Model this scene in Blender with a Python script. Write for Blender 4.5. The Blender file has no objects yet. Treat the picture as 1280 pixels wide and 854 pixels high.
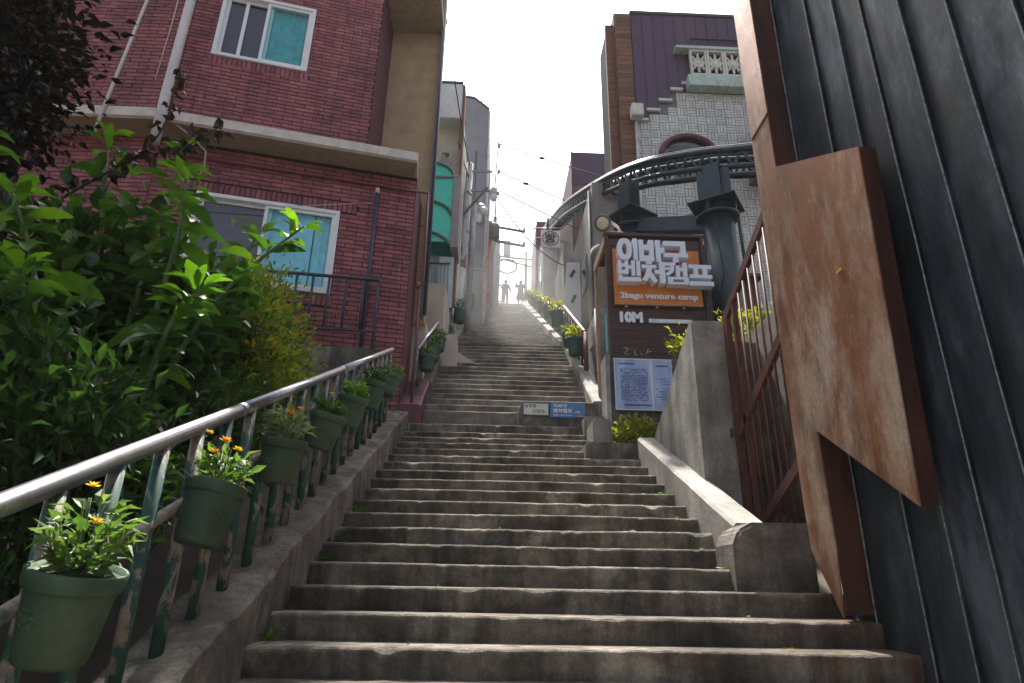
import bpy, bmesh, math, random
from mathutils import Vector, Matrix, noise
import numpy as np
random.seed(7)
rng = np.random.default_rng(11)
R = math.radians
scene = bpy.context.scene
COL = scene.collection

# ------------------------------------------------------------------ camera, sky, sun, exposure
cam_d = bpy.data.cameras.new('camera'); cam = bpy.data.objects.new('camera', cam_d); COL.objects.link(cam)
cam_d.sensor_width = 36.0; cam_d.lens = 22.5; cam_d.clip_start = 0.05; cam_d.clip_end = 2000
cam.matrix_world = Matrix.Translation((0, 0, 1.6)) @ Matrix.Rotation(R(-1.8), 4, 'Z') @ Matrix.Rotation(R(90 + 21), 4, 'X') @ Matrix.Rotation(R(1.0), 4, 'Z')
scene.camera = cam

SUN_EL, SUN_AZ = 60.0, -4.0         # azimuth from +Y (up the stairs), negative = to the left
world = bpy.data.worlds.new('World'); scene.world = world; world.use_nodes = True
wn = world.node_tree.nodes; wl = world.node_tree.links
sky = wn.new('ShaderNodeTexSky'); sky.sky_type = 'NISHITA'; sky.sun_disc = False
sky.sun_elevation = R(SUN_EL); sky.sun_rotation = R(SUN_AZ % 360); sky.air_density = 1.0; sky.dust_density = 5.0; sky.ozone_density = 1.0
hsv = wn.new('ShaderNodeHueSaturation'); hsv.inputs['Saturation'].default_value = 0.5
bgn = [n for n in wn if n.type == 'BACKGROUND'][0]; bgn.inputs['Strength'].default_value = 0.11
wl.new(sky.outputs[0], hsv.inputs['Color']); wl.new(hsv.outputs[0], bgn.inputs['Color'])

sd = bpy.data.lights.new('sun', 'SUN'); sd.energy = 4.8; sd.angle = R(2.0); sd.color = (1.0, .95, .87)
sun = bpy.data.objects.new('sun', sd); COL.objects.link(sun)
sv = Vector((math.sin(R(SUN_AZ)) * math.cos(R(SUN_EL)), math.cos(R(SUN_AZ)) * math.cos(R(SUN_EL)), math.sin(R(SUN_EL))))
sun.location = sv * 60; sun.rotation_euler = (-sv).to_track_quat('-Z', 'Y').to_euler()

vs = scene.view_settings
vs.view_transform = 'Standard'; vs.look = 'None'; vs.gamma = 1.0; vs.use_curve_mapping = False
vs.exposure = 1.3
scene.cycles.volume_bounces = 1 if hasattr(scene.cycles, 'volume_bounces') else 0
scene.cycles.max_bounces = 8

# ------------------------------------------------------------------ materials
MATS = {}
def newmat(name):
    m = bpy.data.materials.new(name); m.use_nodes = True
    nt = m.node_tree; MATS[name] = m
    return m, nt, nt.nodes, nt.links, nt.nodes['Principled BSDF']

def ramp(nodes, stops):
    r = nodes.new('ShaderNodeValToRGB'); e = r.color_ramp.elements
    e[0].position, e[0].color = stops[0][0], (*stops[0][1], 1)
    e[1].position, e[1].color = stops[-1][0], (*stops[-1][1], 1)
    for p, c in stops[1:-1]:
        k = e.new(p); k.color = (*c, 1)
    return r

def pos_vec(nodes, links, scale=(1, 1, 1), world_space=True):
    g = nodes.new('ShaderNodeNewGeometry') if world_space else nodes.new('ShaderNodeTexCoord')
    mp = nodes.new('ShaderNodeMapping'); mp.inputs['Scale'].default_value = scale
    links.new(g.outputs['Position'] if world_space else g.outputs['Object'], mp.inputs['Vector'])
    return mp.outputs['Vector']

def tex_noise(nodes, links, vec, scale, detail=6, rough=.6, dist=0.0):
    n = nodes.new('ShaderNodeTexNoise'); n.inputs['Scale'].default_value = scale
    n.inputs['Detail'].default_value = detail; n.inputs['Roughness'].default_value = rough; n.inputs['Distortion'].default_value = dist
    links.new(vec, n.inputs['Vector']); return n.outputs['Fac']

def mix(nodes, links, a, b, fac, mode='MIX'):
    m = nodes.new('ShaderNodeMix'); m.data_type = 'RGBA'; m.blend_type = mode
    for sock, v in ((m.inputs['Factor'], fac), (m.inputs['A'], a), (m.inputs['B'], b)):
        pass
    def put(i, v):
        s = m.inputs[i]
        if isinstance(v, (int, float)): s.default_value = v
        elif isinstance(v, tuple): s.default_value = (*v, 1)
        else: links.new(v, s)
    put(0, fac); put(6, a); put(7, b)
    return m.outputs[2]

def bump(nodes, links, bsdf, h, strength=.3, dist=.02):
    b = nodes.new('ShaderNodeBump'); b.inputs['Strength'].default_value = strength; b.inputs['Distance'].default_value = dist
    links.new(h, b.inputs['Height']); links.new(b.outputs[0], bsdf.inputs['Normal'])

def rnd(nodes, links):
    g = nodes.new('ShaderNodeNewGeometry'); o = nodes.new('ShaderNodeObjectInfo')
    a = nodes.new('ShaderNodeMath'); a.operation = 'ADD'; f = nodes.new('ShaderNodeMath'); f.operation = 'FRACT'
    links.new(g.outputs['Random Per Island'], a.inputs[0]); links.new(o.outputs['Random'], a.inputs[1]); links.new(a.outputs[0], f.inputs[0])
    return f.outputs[0]

def concrete(name, dark, mid, light, scale=2.2, streak=.5, rough=.9, bstr=.5, stain=(.05, .042, .035), stain_amt=.6, patches=False):
    m, nt, n, l, b = newmat(name)
    v = pos_vec(n, l); vst = pos_vec(n, l, (1, 1, .12))
    n1 = tex_noise(n, l, v, scale, 9, .68, .3)
    r1 = ramp(n, [(.34, dark), (.5, mid), (.66, light)]); l.new(n1, r1.inputs[0])
    n2 = tex_noise(n, l, vst, scale * 3.2, 5, .6)
    r2 = ramp(n, [(.42, (1, 1, 1)), (.62, (1 - streak,) * 3)]); l.new(n2, r2.inputs[0])
    c = mix(n, l, r1.outputs[0], r2.outputs[0], .8, 'MULTIPLY')
    n3 = tex_noise(n, l, v, scale * .55, 7, .75, .6)
    r3 = ramp(n, [(.50, (0, 0, 0)), (.64, (1, 1, 1))]); l.new(n3, r3.inputs[0])
    mm = n.new('ShaderNodeMath'); mm.operation = 'MULTIPLY'; mm.inputs[1].default_value = stain_amt; l.new(r3.outputs[0], mm.inputs[0])
    c = mix(n, l, c, stain, mm.outputs[0])
    if patches:
        oi = n.new('ShaderNodeObjectInfo'); sx = n.new('ShaderNodeSeparateXYZ'); l.new(v, sx.inputs[0])
        wob = n.new('ShaderNodeMath'); wob.operation = 'MULTIPLY_ADD'; l.new(tex_noise(n, l, v, 5, 3, .6), wob.inputs[0]); wob.inputs[1].default_value = .35
        mulx = n.new('ShaderNodeMath'); mulx.operation = 'MULTIPLY_ADD'; l.new(sx.outputs[0], mulx.inputs[0]); mulx.inputs[1].default_value = .8
        mo = n.new('ShaderNodeMath'); mo.operation = 'MULTIPLY'; l.new(oi.outputs['Random'], mo.inputs[0]); mo.inputs[1].default_value = 37.0
        l.new(mo.outputs[0], mulx.inputs[2]); l.new(mulx.outputs[0], wob.inputs[2])
        fl_ = n.new('ShaderNodeMath'); fl_.operation = 'FLOOR'; l.new(wob.outputs[0], fl_.inputs[0])
        wn_ = n.new('ShaderNodeTexWhiteNoise'); wn_.noise_dimensions = '1D'; l.new(fl_.outputs[0], wn_.inputs['W'])
        rp_ = ramp(n, [(0, (.66, .64, .62)), (.55, (.95, .95, .95)), (.8, (1.05, 1.03, 1.0)), (1, (1.45, 1.42, 1.38))]); l.new(wn_.outputs['Value'], rp_.inputs[0])
        c = mix(n, l, c, rp_.outputs[0], 1.0, 'MULTIPLY')
        vo = n.new('ShaderNodeTexVoronoi'); vo.feature = 'DISTANCE_TO_EDGE'; vo.inputs['Scale'].default_value = 1.1
        wv = n.new('ShaderNodeMix'); wv.data_type = 'VECTOR'; wv.inputs[0].default_value = .16
        nv = n.new('ShaderNodeTexNoise'); nv.inputs['Scale'].default_value = 4; l.new(v, nv.inputs['Vector']); l.new(v, wv.inputs[4]); l.new(nv.outputs['Color'], wv.inputs[5]); l.new(wv.outputs[1], vo.inputs['Vector'])
        rc_ = ramp(n, [(.0, (.35, .33, .3)), (.012, (1, 1, 1))]); l.new(vo.outputs['Distance'], rc_.inputs[0])
        c = mix(n, l, c, rc_.outputs[0], .3, 'MULTIPLY')
    if patches:
        mrx = n.new('ShaderNodeMapRange'); mrx.inputs[1].default_value = 1.7; mrx.inputs[2].default_value = 2.7; l.new(sx.outputs[0], mrx.inputs[0])
        rsn = ramp(n, [(.42, (0, 0, 0)), (.62, (1, 1, 1))]); l.new(tex_noise(n, l, vst, 5, 5, .6), rsn.inputs[0])
        mry = n.new('ShaderNodeMapRange'); mry.inputs[1].default_value = 5.4; mry.inputs[2].default_value = 5.0; l.new(sx.outputs[1], mry.inputs[0])
        m1 = n.new('ShaderNodeMath'); m1.operation = 'MULTIPLY'; l.new(mrx.outputs[0], m1.inputs[0]); l.new(rsn.outputs[0], m1.inputs[1])
        m3 = n.new('ShaderNodeMath'); m3.operation = 'MULTIPLY'; l.new(m1.outputs[0], m3.inputs[0]); l.new(mry.outputs[0], m3.inputs[1])
        c = mix(n, l, c, (.10, .038, .014), m3.outputs[0])
    n4 = tex_noise(n, l, v, 60, 3, .7)
    r4 = ramp(n, [(.3, (.6, .6, .6)), (.6, (1.0, 1.0, 1.0)), (.72, (1.25, 1.25, 1.25))]); l.new(n4, r4.inputs[0])
    c = mix(n, l, c, r4.outputs[0], .8, 'MULTIPLY')
    l.new(c, b.inputs['Base Color']); b.inputs['Roughness'].default_value = rough
    n5 = tex_noise(n, l, v, 26, 8, .7)
    bump(n, l, b, n5, bstr, .03)
    return m

def plain(name, col, rough=.6, var=.12, metal=0.0, scale=6.0, bstr=.08, dirt=None, dirt_amt=.5, bscale=40, spec=.5, per_piece=0.0):
    m, nt, n, l, b = newmat(name)
    v = pos_vec(n, l)
    f = tex_noise(n, l, v, scale, 6, .65)
    lo = tuple(max(0, c * (1 - var * 2)) for c in col); hi = tuple(min(1, c * (1 + var * 2)) for c in col)
    r = ramp(n, [(.3, lo), (.7, hi)]); l.new(f, r.inputs[0]); c = r.outputs[0]
    if per_piece:
        q = ramp(n, [(0, (1 - per_piece,) * 3), (1, (1 + per_piece,) * 3)]); l.new(rnd(n, l), q.inputs[0])
        c = mix(n, l, c, q.outputs[0], 1.0, 'MULTIPLY')
    if dirt:
        f2 = tex_noise(n, l, pos_vec(n, l, (1, 1, .3)), scale * .7, 8, .75, .4)
        r2 = ramp(n, [(.5, (0, 0, 0)), (.7, (dirt_amt,) * 3)]); l.new(f2, r2.inputs[0])
        c = mix(n, l, c, dirt, r2.outputs[0])
    l.new(c, b.inputs['Base Color']); b.inputs['Roughness'].default_value = rough; b.inputs['Metallic'].default_value = metal
    b.inputs['Specular IOR Level'].default_value = spec
    if bstr: bump(n, l, b, tex_noise(n, l, v, bscale, 5, .6), bstr, .01)
    return m

def brickmat(name, lo, mid, hi):
    m, nt, n, l, b = newmat(name)
    r = ramp(n, [(0, lo), (.5, mid), (1, hi)]); l.new(rnd(n, l), r.inputs[0])
    v = pos_vec(n, l)
    f = tex_noise(n, l, v, 5, 8, .7); r2 = ramp(n, [(.3, (.62, .6, .62)), (.65, (1.15, 1.1, 1.1))]); l.new(f, r2.inputs[0])
    c = mix(n, l, r.outputs[0], r2.outputs[0], 1, 'MULTIPLY')
    f3 = tex_noise(n, l, pos_vec(n, l, (1, 1, .08)), 7, 4, .6); r3 = ramp(n, [(.62, (0, 0, 0)), (.8, (.32, .32, .32))]); l.new(f3, r3.inputs[0])
    c = mix(n, l, c, (.5, .42, .42), r3.outputs[0])
    f4 = tex_noise(n, l, pos_vec(n, l, (1, 1, 2.2)), 3.1, 8, .8, .5); r4 = ramp(n, [(.66, (0, 0, 0)), (.74, (.6, .6, .6))]); l.new(f4, r4.inputs[0])
    c = mix(n, l, c, (.45, .38, .42), r4.outputs[0])
    f5 = tex_noise(n, l, pos_vec(n, l, (1, 1, .25)), 1.3, 6, .7, .4); r5 = ramp(n, [(.35, (.55, .5, .52)), (.6, (1.1, 1.1, 1.1))]); l.new(f5, r5.inputs[0])
    c = mix(n, l, c, r5.outputs[0], .9, 'MULTIPLY')
    l.new(c, b.inputs['Base Color']); b.inputs['Roughness'].default_value = .62
    bump(n, l, b, tex_noise(n, l, v, 70, 4, .6), .25, .01)
    return m

def rustmat(name, cols, scale=1.4, rough=(.28, .6), metal=.55, stretch=.25):
    m, nt, n, l, b = newmat(name)
    v = pos_vec(n, l, (1, 1, stretch)); v2 = pos_vec(n, l); vd = pos_vec(n, l, (1, 1, .10))
    c = ramp(n, [(.38, cols[2]), (.62, cols[3])]); l.new(tex_noise(n, l, v, scale, 6, .6), c.inputs[0]); c = c.outputs[0]
    a1 = ramp(n, [(.42, (0, 0, 0)), (.55, (1, 1, 1))]); l.new(tex_noise(n, l, v, scale * 1.7, 10, .7, .2), a1.inputs[0])
    c = mix(n, l, c, cols[1], a1.outputs[0])
    a2 = ramp(n, [(.50, (0, 0, 0)), (.66, (.7, .7, .7))]); l.new(tex_noise(n, l, v, scale * 3.2, 9, .7, .2), a2.inputs[0])
    c = mix(n, l, c, cols[0], a2.outputs[0])
    a3 = ramp(n, [(.60, (0, 0, 0)), (.72, (.4, .4, .4))]); l.new(tex_noise(n, l, v2, scale * 6, 8, .75), a3.inputs[0])
    c = mix(n, l, c, tuple(q * 1.25 for q in cols[3]), a3.outputs[0])
    f2 = tex_noise(n, l, v2, 30, 4, .65); r2 = ramp(n, [(.35, (.78, .74, .7)), (.6, (1.05, 1.03, 1.0))]); l.new(f2, r2.inputs[0])
    c = mix(n, l, c, r2.outputs[0], .8, 'MULTIPLY')
    l.new(c, b.inputs['Base Color']); b.inputs['Metallic'].default_value = metal; b.inputs['Coat Weight'].default_value = .35; b.inputs['Coat Roughness'].default_value = .3
    rr = n.new('ShaderNodeMapRange'); rr.inputs[3].default_value = rough[0]; rr.inputs[4].default_value = rough[1]
    l.new(tex_noise(n, l, v, scale * 2.2, 6, .6), rr.inputs[0]); l.new(rr.outputs[0], b.inputs['Roughness'])
    bump(n, l, b, tex_noise(n, l, v2, 3.0, 4, .5), .15, .03)
    return m

def leafmat(name, dark, mid, light, trans=.35, rough=.45, spec=.5):
    m, nt, n, l, b = newmat(name)
    r = ramp(n, [(0, dark), (.5, mid), (1, light)]); l.new(rnd(n, l), r.inputs[0])
    v = pos_vec(n, l)
    q = ramp(n, [(.3, (.7, .7, .7)), (.7, (1.2, 1.2, 1.1))]); l.new(tex_noise(n, l, v, 9, 4, .6), q.inputs[0])
    c = mix(n, l, r.outputs[0], q.outputs[0], 1, 'MULTIPLY')
    l.new(c, b.inputs['Base Color']); b.inputs['Roughness'].default_value = rough; b.inputs['Specular IOR Level'].default_value = spec
    t = n.new('ShaderNodeBsdfTranslucent'); tc = mix(n, l, c, (1.5, 1.6, .6), 1, 'MULTIPLY'); l.new(tc, t.inputs[0])
    ms = n.new('ShaderNodeMixShader'); ms.inputs[0].default_value = trans
    out = n['Material Output']; l.new(b.outputs[0], ms.inputs[1]); l.new(t.outputs[0], ms.inputs[2]); l.new(ms.outputs[0], out.inputs[0])
    return m

def glassmat(name, col, rough=.06):
    m, nt, n, l, b = newmat(name)
    v = pos_vec(n, l, (1, 1, .2))
    r = ramp(n, [(.35, tuple(c * .8 for c in col)), (.65, tuple(c * 1.15 for c in col))]); l.new(tex_noise(n, l, v, 2.0, 3, .5), r.inputs[0])
    l.new(r.outputs[0], b.inputs['Base Color'])
    b.inputs['Roughness'].default_value = rough; b.inputs['Specular IOR Level'].default_value = .9; b.inputs['Coat Weight'].default_value = .6; b.inputs['Coat Roughness'].default_value = .03
    return m

concrete('step_concrete', (.095, .080, .062), (.215, .185, .147), (.40, .355, .29), 2.4, .6, .92, .8, stain_amt=.7, patches=True)
concrete('upper_step_concrete', (.15, .135, .112), (.25, .225, .19), (.38, .345, .29), 1.6, .4, .92, .6, patches=True)
concrete('wall_concrete', (.085, .072, .058), (.185, .162, .135), (.32, .29, .25), 2.0, .55, .93, .8, stain_amt=.7)
concrete('parapet_concrete', (.24, .225, .20), (.36, .34, .305), (.50, .48, .435), 1.6, .25, .85, .35, stain=(.2, .18, .15), stain_amt=.4)
concrete('pier_concrete', (.2, .19, .17), (.34, .325, .295), (.5, .48, .44), 1.3, .5, .88, .4, stain=(.13, .12, .105), stain_amt=.55)
concrete('grey_wall', (.22, .215, .205), (.30, .295, .28), (.38, .37, .35), .9, .3, .9, .3, stain_amt=.35)
concrete('dark_stand', (.07, .075, .08), (.12, .125, .13), (.2, .205, .21), 2.5, .4, .8, .3)
brickmat('brick_red', (.215, .062, .072), (.28, .082, .092), (.35, .112, .122))
brickmat('brick_far', (.28, .09, .07), (.36, .12, .09), (.42, .15, .11))
plain('mortar', (.022, .016, .018), .9)
plain('maroon_paint', (.13, .035, .055), .6, .2, dirt=(.05, .03, .035))
plain('ledge_paint', (.55, .49, .46), .7, .1, dirt=(.3, .25, .22), dirt_amt=.4)
plain('tan_stucco', (.42, .30, .19), .9, .08, scale=2.5, bstr=.3, dirt=(.28, .19, .12), dirt_amt=.5)
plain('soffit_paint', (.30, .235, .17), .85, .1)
plain('cream_wall', (.66, .62, .54), .85, .06, scale=2, dirt=(.42, .38, .32), dirt_amt=.5)
plain('pink_plaster', (.55, .47, .41), .85, .07, scale=2, dirt=(.36, .3, .26), dirt_amt=.5)
plain('white_box', (.66, .69, .7), .6, .05, dirt=(.45, .46, .46), dirt_amt=.4)
plain('grey_tower', (.30, .29, .31), .85, .07, scale=1.2, dirt=(.2, .19, .2), dirt_amt=.5)
plain('grey_block', (.36, .355, .35), .85, .08, scale=1.2, dirt=(.24, .23, .22), dirt_amt=.5)
plain('window_white', (.74, .76, .78), .35, .03, bstr=0)
glassmat('glass_grey', (.11, .10, .125))
def clearglass(name, tint, refl):
    m, nt, n, l, b = newmat(name); n.remove(b)
    t = n.new('ShaderNodeBsdfTransparent'); t.inputs[0].default_value = (*tint, 1); gl = n.new('ShaderNodeBsdfGlossy'); gl.inputs['Roughness'].default_value = .03
    fr = n.new('ShaderNodeLayerWeight'); pw_ = n.new('ShaderNodeMath'); pw_.operation = 'POWER'; pw_.inputs[1].default_value = 4.0; l.new(fr.outputs['Facing'], pw_.inputs[0]); ad = n.new('ShaderNodeMath'); ad.operation = 'MULTIPLY_ADD'; ad.inputs[1].default_value = .8; ad.inputs[2].default_value = .03 + refl; l.new(pw_.outputs[0], ad.inputs[0])
    x = n.new('ShaderNodeMixShader'); l.new(ad.outputs[0], x.inputs[0]); l.new(t.outputs[0], x.inputs[1]); l.new(gl.outputs[0], x.inputs[2]); l.new(x.outputs[0], n['Material Output'].inputs[0])
clearglass('glass_teal', (.8, .96, .97), .02); clearglass('glass_smoke', (.6, .58, .66), .05)
glassmat('glass_dark', (.03, .035, .04))
plain('curtain', (.42, .72, .84), .7, .08); plain('curtain_teal', (.08, .42, .46), .7, .12); plain('blind', (.24, .23, .27), .8, .08)
plain('pvc_pipe', (.5, .46, .45), .5, .05, bstr=0)
plain('blue_pipe', (.028, .04, .07), .45, .1, bstr=0)
plain('gas_pipe', (.15, .03, .05), .45, .1, bstr=0)
plain('cable', (.02, .02, .022), .7, .05, bstr=0)
plain('rope', (.5, .46, .44), .8, .05, bstr=0)
m_, nt_, n_, l_, b_ = newmat('stainless'); v_ = pos_vec(n_, l_)
r_ = ramp(n_, [(.3, (.24, .225, .245)), (.55, (.40, .39, .42)), (.75, (.17, .145, .14))]); l_.new(tex_noise(n_, l_, v_, 12, 7, .7), r_.inputs[0]); l_.new(r_.outputs[0], b_.inputs['Base Color'])
b_.inputs['Metallic'].default_value = .95; b_.inputs['Roughness'].default_value = .33
def peel(name, paint, bare, lo=.5, hi=.54, scale=9):
    m, nt, n, l, b = newmat(name); v = pos_vec(n, l, (1, 1, .55))
    f = tex_noise(n, l, v, scale, 6, .62, .5); r = ramp(n, [(lo, (0, 0, 0)), (hi, (1, 1, 1))]); l.new(f, r.inputs[0])
    r2 = ramp(n, [(.3, tuple(c * .7 for c in paint)), (.7, tuple(c * 1.25 for c in paint))]); l.new(tex_noise(n, l, v, 25, 5, .6), r2.inputs[0])
    r3 = ramp(n, [(.3, tuple(c * .6 for c in bare)), (.7, tuple(c * 1.3 for c in bare))]); l.new(tex_noise(n, l, v, 30, 5, .6), r3.inputs[0])
    l.new(mix(n, l, r2.outputs[0], r3.outputs[0], r.outputs[0]), b.inputs['Base Color']); b.inputs['Roughness'].default_value = .55
    bump(n, l, b, r.outputs[0], .2, .004)
peel('post_paint', (.018, .085, .07), (.27, .22, .19))
peel('mid_rail_paint', (.05, .11, .09), (.3, .25, .215), .36, .42)
peel('pole_paint', (.5, .5, .5), (.3, .14, .07), .54, .58, 4)
plain('pot_green', (.042, .082, .044), .6, .16, scale=7, dirt=(.12, .115, .08), dirt_amt=.6, bstr=.15, per_piece=.15)
plain('pot_dark', (.03, .085, .06), .6, .1, scale=9)
plain('soil', (.03, .022, .016), .95)
leafmat('leaf_big', (.028, .08, .02), (.05, .13, .022), (.09, .19, .026), .35, .36)
leafmat('leaf_young', (.06, .15, .016), (.09, .20, .018), (.125, .235, .022), .42, .4)
leafmat('leaf_hedge', (.05, .12, .012), (.15, .22, .018), (.34, .24, .03), .45, .35, .6)
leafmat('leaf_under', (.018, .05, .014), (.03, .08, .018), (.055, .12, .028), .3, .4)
leafmat('leaf_purple', (.006, .006, .006), (.011, .008, .009), (.02, .013, .013), .1, .55, .25)
leafmat('leaf_mid', (.018, .055, .012), (.036, .095, .016), (.075, .155, .022), .35, .4)
leafmat('leaf_dry', (.10, .06, .025), (.2, .13, .05), (.3, .22, .07), .2, .7, .2)
leafmat('leaf_sage', (.10, .15, .07), (.16, .21, .11), (.24, .28, .17), .3, .6, .3)
leafmat('leaf_wine', (.016, .012, .012), (.03, .018, .018), (.05, .045, .035), .2, .4, .5)
leafmat('leaf_pot', (.05, .11, .03), (.09, .17, .05), (.17, .23, .10), .35, .5)
leafmat('leaf_yellow', (.13, .19, .018), (.25, .27, .025), (.40, .34, .04), .4, .45)
leafmat('petal_orange', (.75, .22, .01), (.8, .3, .015), (.85, .38, .02), .2, .6)
leafmat('petal_yellow', (.75, .5, .02), (.8, .58, .03), (.85, .62, .05), .2, .6)
plain('bark', (.07, .052, .04), .9, .2, scale=14, bstr=.5)
plain('stem_green', (.07, .13, .03), .6, .15, bstr=0)
plain('stem_dark', (.03, .022, .02), .8, .15, bstr=0)
m_, nt_, n_, l_, b_ = newmat('black_sheet'); v_ = pos_vec(n_, l_, (1, 1, .35)); v2_ = pos_vec(n_, l_)
r_ = ramp(n_, [(.38, (.012, .017, .023)), (.5, (.034, .046, .060)), (.64, (.105, .135, .165))]); l_.new(tex_noise(n_, l_, v_, 2.1, 10, .72, .12), r_.inputs[0])
q_ = ramp(n_, [(.3, (.8, .8, .8)), (.7, (1.15, 1.15, 1.15))]); l_.new(rnd(n_, l_), q_.inputs[0]); l_.new(mix(n_, l_, r_.outputs[0], q_.outputs[0], 1, 'MULTIPLY'), b_.inputs['Base Color'])
b_.inputs['Metallic'].default_value = .35
mr_ = n_.new('ShaderNodeMapRange'); mr_.inputs[3].default_value = .4; mr_.inputs[4].default_value = .7; l_.new(tex_noise(n_, l_, v_, 3, 6, .65), mr_.inputs[0]); l_.new(mr_.outputs[0], b_.inputs['Roughness'])
bump(n_, l_, b_, tex_noise(n_, l_, v2_, 2.2, 5, .55), .25, .05)
plain('seam_edge', (.2, .21, .2), .4, .3, metal=.7, scale=20)
rustmat('corten', ((.10, .035, .016), (.30, .125, .055), (.44, .28, .19), (.60, .50, .42)), .85, (.26, .52), .45, .4)
rustmat('corten_dark_shaded', ((.03, .012, .009), (.06, .022, .015), (.10, .035, .02), (.14, .05, .03)), 2.0, (.45, .7), .3)  # darker copy of corten: puts the flanks' shade into the colour; also welds, standoffs
plain('gate_steel', (.10, .036, .026), .55, .25, metal=.3, scale=10, dirt=(.2, .07, .03), dirt_amt=.6)
plain('padlock_steel', (.35, .35, .36), .35, .1, metal=.8)
plain('padlock_blue', (.03, .06, .12), .5)
m_, nt_, n_, l_, b_ = newmat('dark_wood'); v_ = pos_vec(n_, l_, (.35, 1, 5))
r_ = ramp(n_, [(.3, (.030, .013, .012)), (.55, (.062, .027, .023)), (.75, (.10, .05, .042))]); l_.new(tex_noise(n_, l_, v_, 6, 7, .65), r_.inputs[0])
q_ = ramp(n_, [(0, (.72, .72, .72)), (1, (1.25, 1.2, 1.2))]); l_.new(rnd(n_, l_), q_.inputs[0]); l_.new(mix(n_, l_, r_.outputs[0], q_.outputs[0], 1, 'MULTIPLY'), b_.inputs['Base Color']); b_.inputs['Roughness'].default_value = .6
bump(n_, l_, b_, r_.outputs[0], .2, .01)
m_, nt_, n_, l_, b_ = newmat('brown_wood'); v_ = pos_vec(n_, l_, (.4, .4, 5))
r_ = ramp(n_, [(.3, (.10, .042, .022)), (.55, (.19, .085, .045)), (.75, (.28, .14, .08))]); l_.new(tex_noise(n_, l_, v_, 5, 7, .65), r_.inputs[0])
q_ = ramp(n_, [(0, (.65, .65, .65)), (1, (1.3, 1.25, 1.2))]); l_.new(rnd(n_, l_), q_.inputs[0]); l_.new(mix(n_, l_, r_.outputs[0], q_.outputs[0], 1, 'MULTIPLY'), b_.inputs['Base Color']); b_.inputs['Roughness'].default_value = .7
plain('pale_wood', (.40, .25, .16), .7, .15)
plain('orange_board', (.62, .19, .035), .6, .12, scale=3, dirt=(.3, .09, .025), dirt_amt=.5)
plain('letter_white', (.72, .76, .86), .45, .02, bstr=0)
plain('letter_side', (.62, .6, .55), .6, .04, bstr=0)
plain('teal_notice', (.12, .42, .46), .5, .1)
plain('sign_blue', (.07, .19, .42), .45, .1, scale=3)
plain('sign_white', (.62, .62, .6), .5, .05)
plain('ink', (.04, .04, .06), .7, .05, bstr=0); plain('ink_red', (.32, .03, .05), .7, .05, bstr=0); plain('ink_grey', (.10, .12, .125), .7, .05, bstr=0)
plain('track_steel', (.024, .032, .045), .34, .2, metal=.4, scale=8, dirt=(.10, .11, .12), dirt_amt=.5)
plain('track_bright', (.14, .155, .18), .3, .2, metal=.8, scale=10)
plain('column_paint', (.014, .034, .048), .42, .12, scale=4, dirt=(.04, .06, .07), dirt_amt=.5)
plain('purple_sheet', (.085, .045, .085), .5, .08, metal=.2, scale=2, per_piece=.12)
plain('tile', (.56, .56, .53), .4, .08, scale=10, per_piece=.12, dirt=(.26, .26, .25), dirt_amt=.5)
plain('grout', (.17, .175, .18), .9)
plain('mint_paint', (.42, .55, .5), .6, .08, dirt=(.25, .16, .1), dirt_amt=.7)
plain('pale_cast', (.6, .6, .55), .7, .08, dirt=(.35, .34, .3), dirt_amt=.6)
plain('brown_box', (.15, .075, .07), .7, .1)
plain('grey_sheet', (.075, .085, .095), .5, .08); plain('dull_grey', (.05, .058, .066), .95, .1, spec=.05)
plain('lamp_housing', (.12, .12, .12), .5); plain('lamp_bracket', (.62, .6, .55), .5)
plain('lamp_glass', (.62, .56, .42), .25, .05, bstr=0)
plain('teal_awning', (.04, .68, .60), .35, .06, bstr=0)
plain('awning_rib', (.10, .17, .17), .4, .05, bstr=0)
plain('pale_blue', (.42, .55, .63), .5, .06, dirt=(.3, .35, .38), dirt_amt=.5)
plain('steel_grey', (.28, .29, .3), .5, .1, metal=.5); plain('ceramic', (.5, .5, .5), .4)
plain('white_panel', (.72, .75, .78), .4, .04)
plain('clothes_dark', (.05, .05, .055), .9, .1); plain('clothes_grey', (.09, .09, .1), .9, .1); plain('skin', (.42, .26, .19), .6, .05); plain('hair', (.015, .012, .01), .6)
plain('ground_soil', (.09, .075, .055), .95, .2, scale=1.5, bstr=.4)
plain('roof_dark', (.06, .06, .065), .7)
# printed information board
m_, nt_, n_, l_, b_ = newmat('info_print'); v_ = pos_vec(n_, l_)
r_ = ramp(n_, [(.3, (.22, .30, .62)), (.55, (.38, .48, .76)), (.75, (.58, .62, .82))]); l_.new(tex_noise(n_, l_, pos_vec(n_, l_, (1.6, 1, .5)), 3.0, 4, .5), r_.inputs[0]); l_.new(r_.outputs[0], b_.inputs['Base Color']); b_.inputs['Roughness'].default_value = .3

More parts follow.
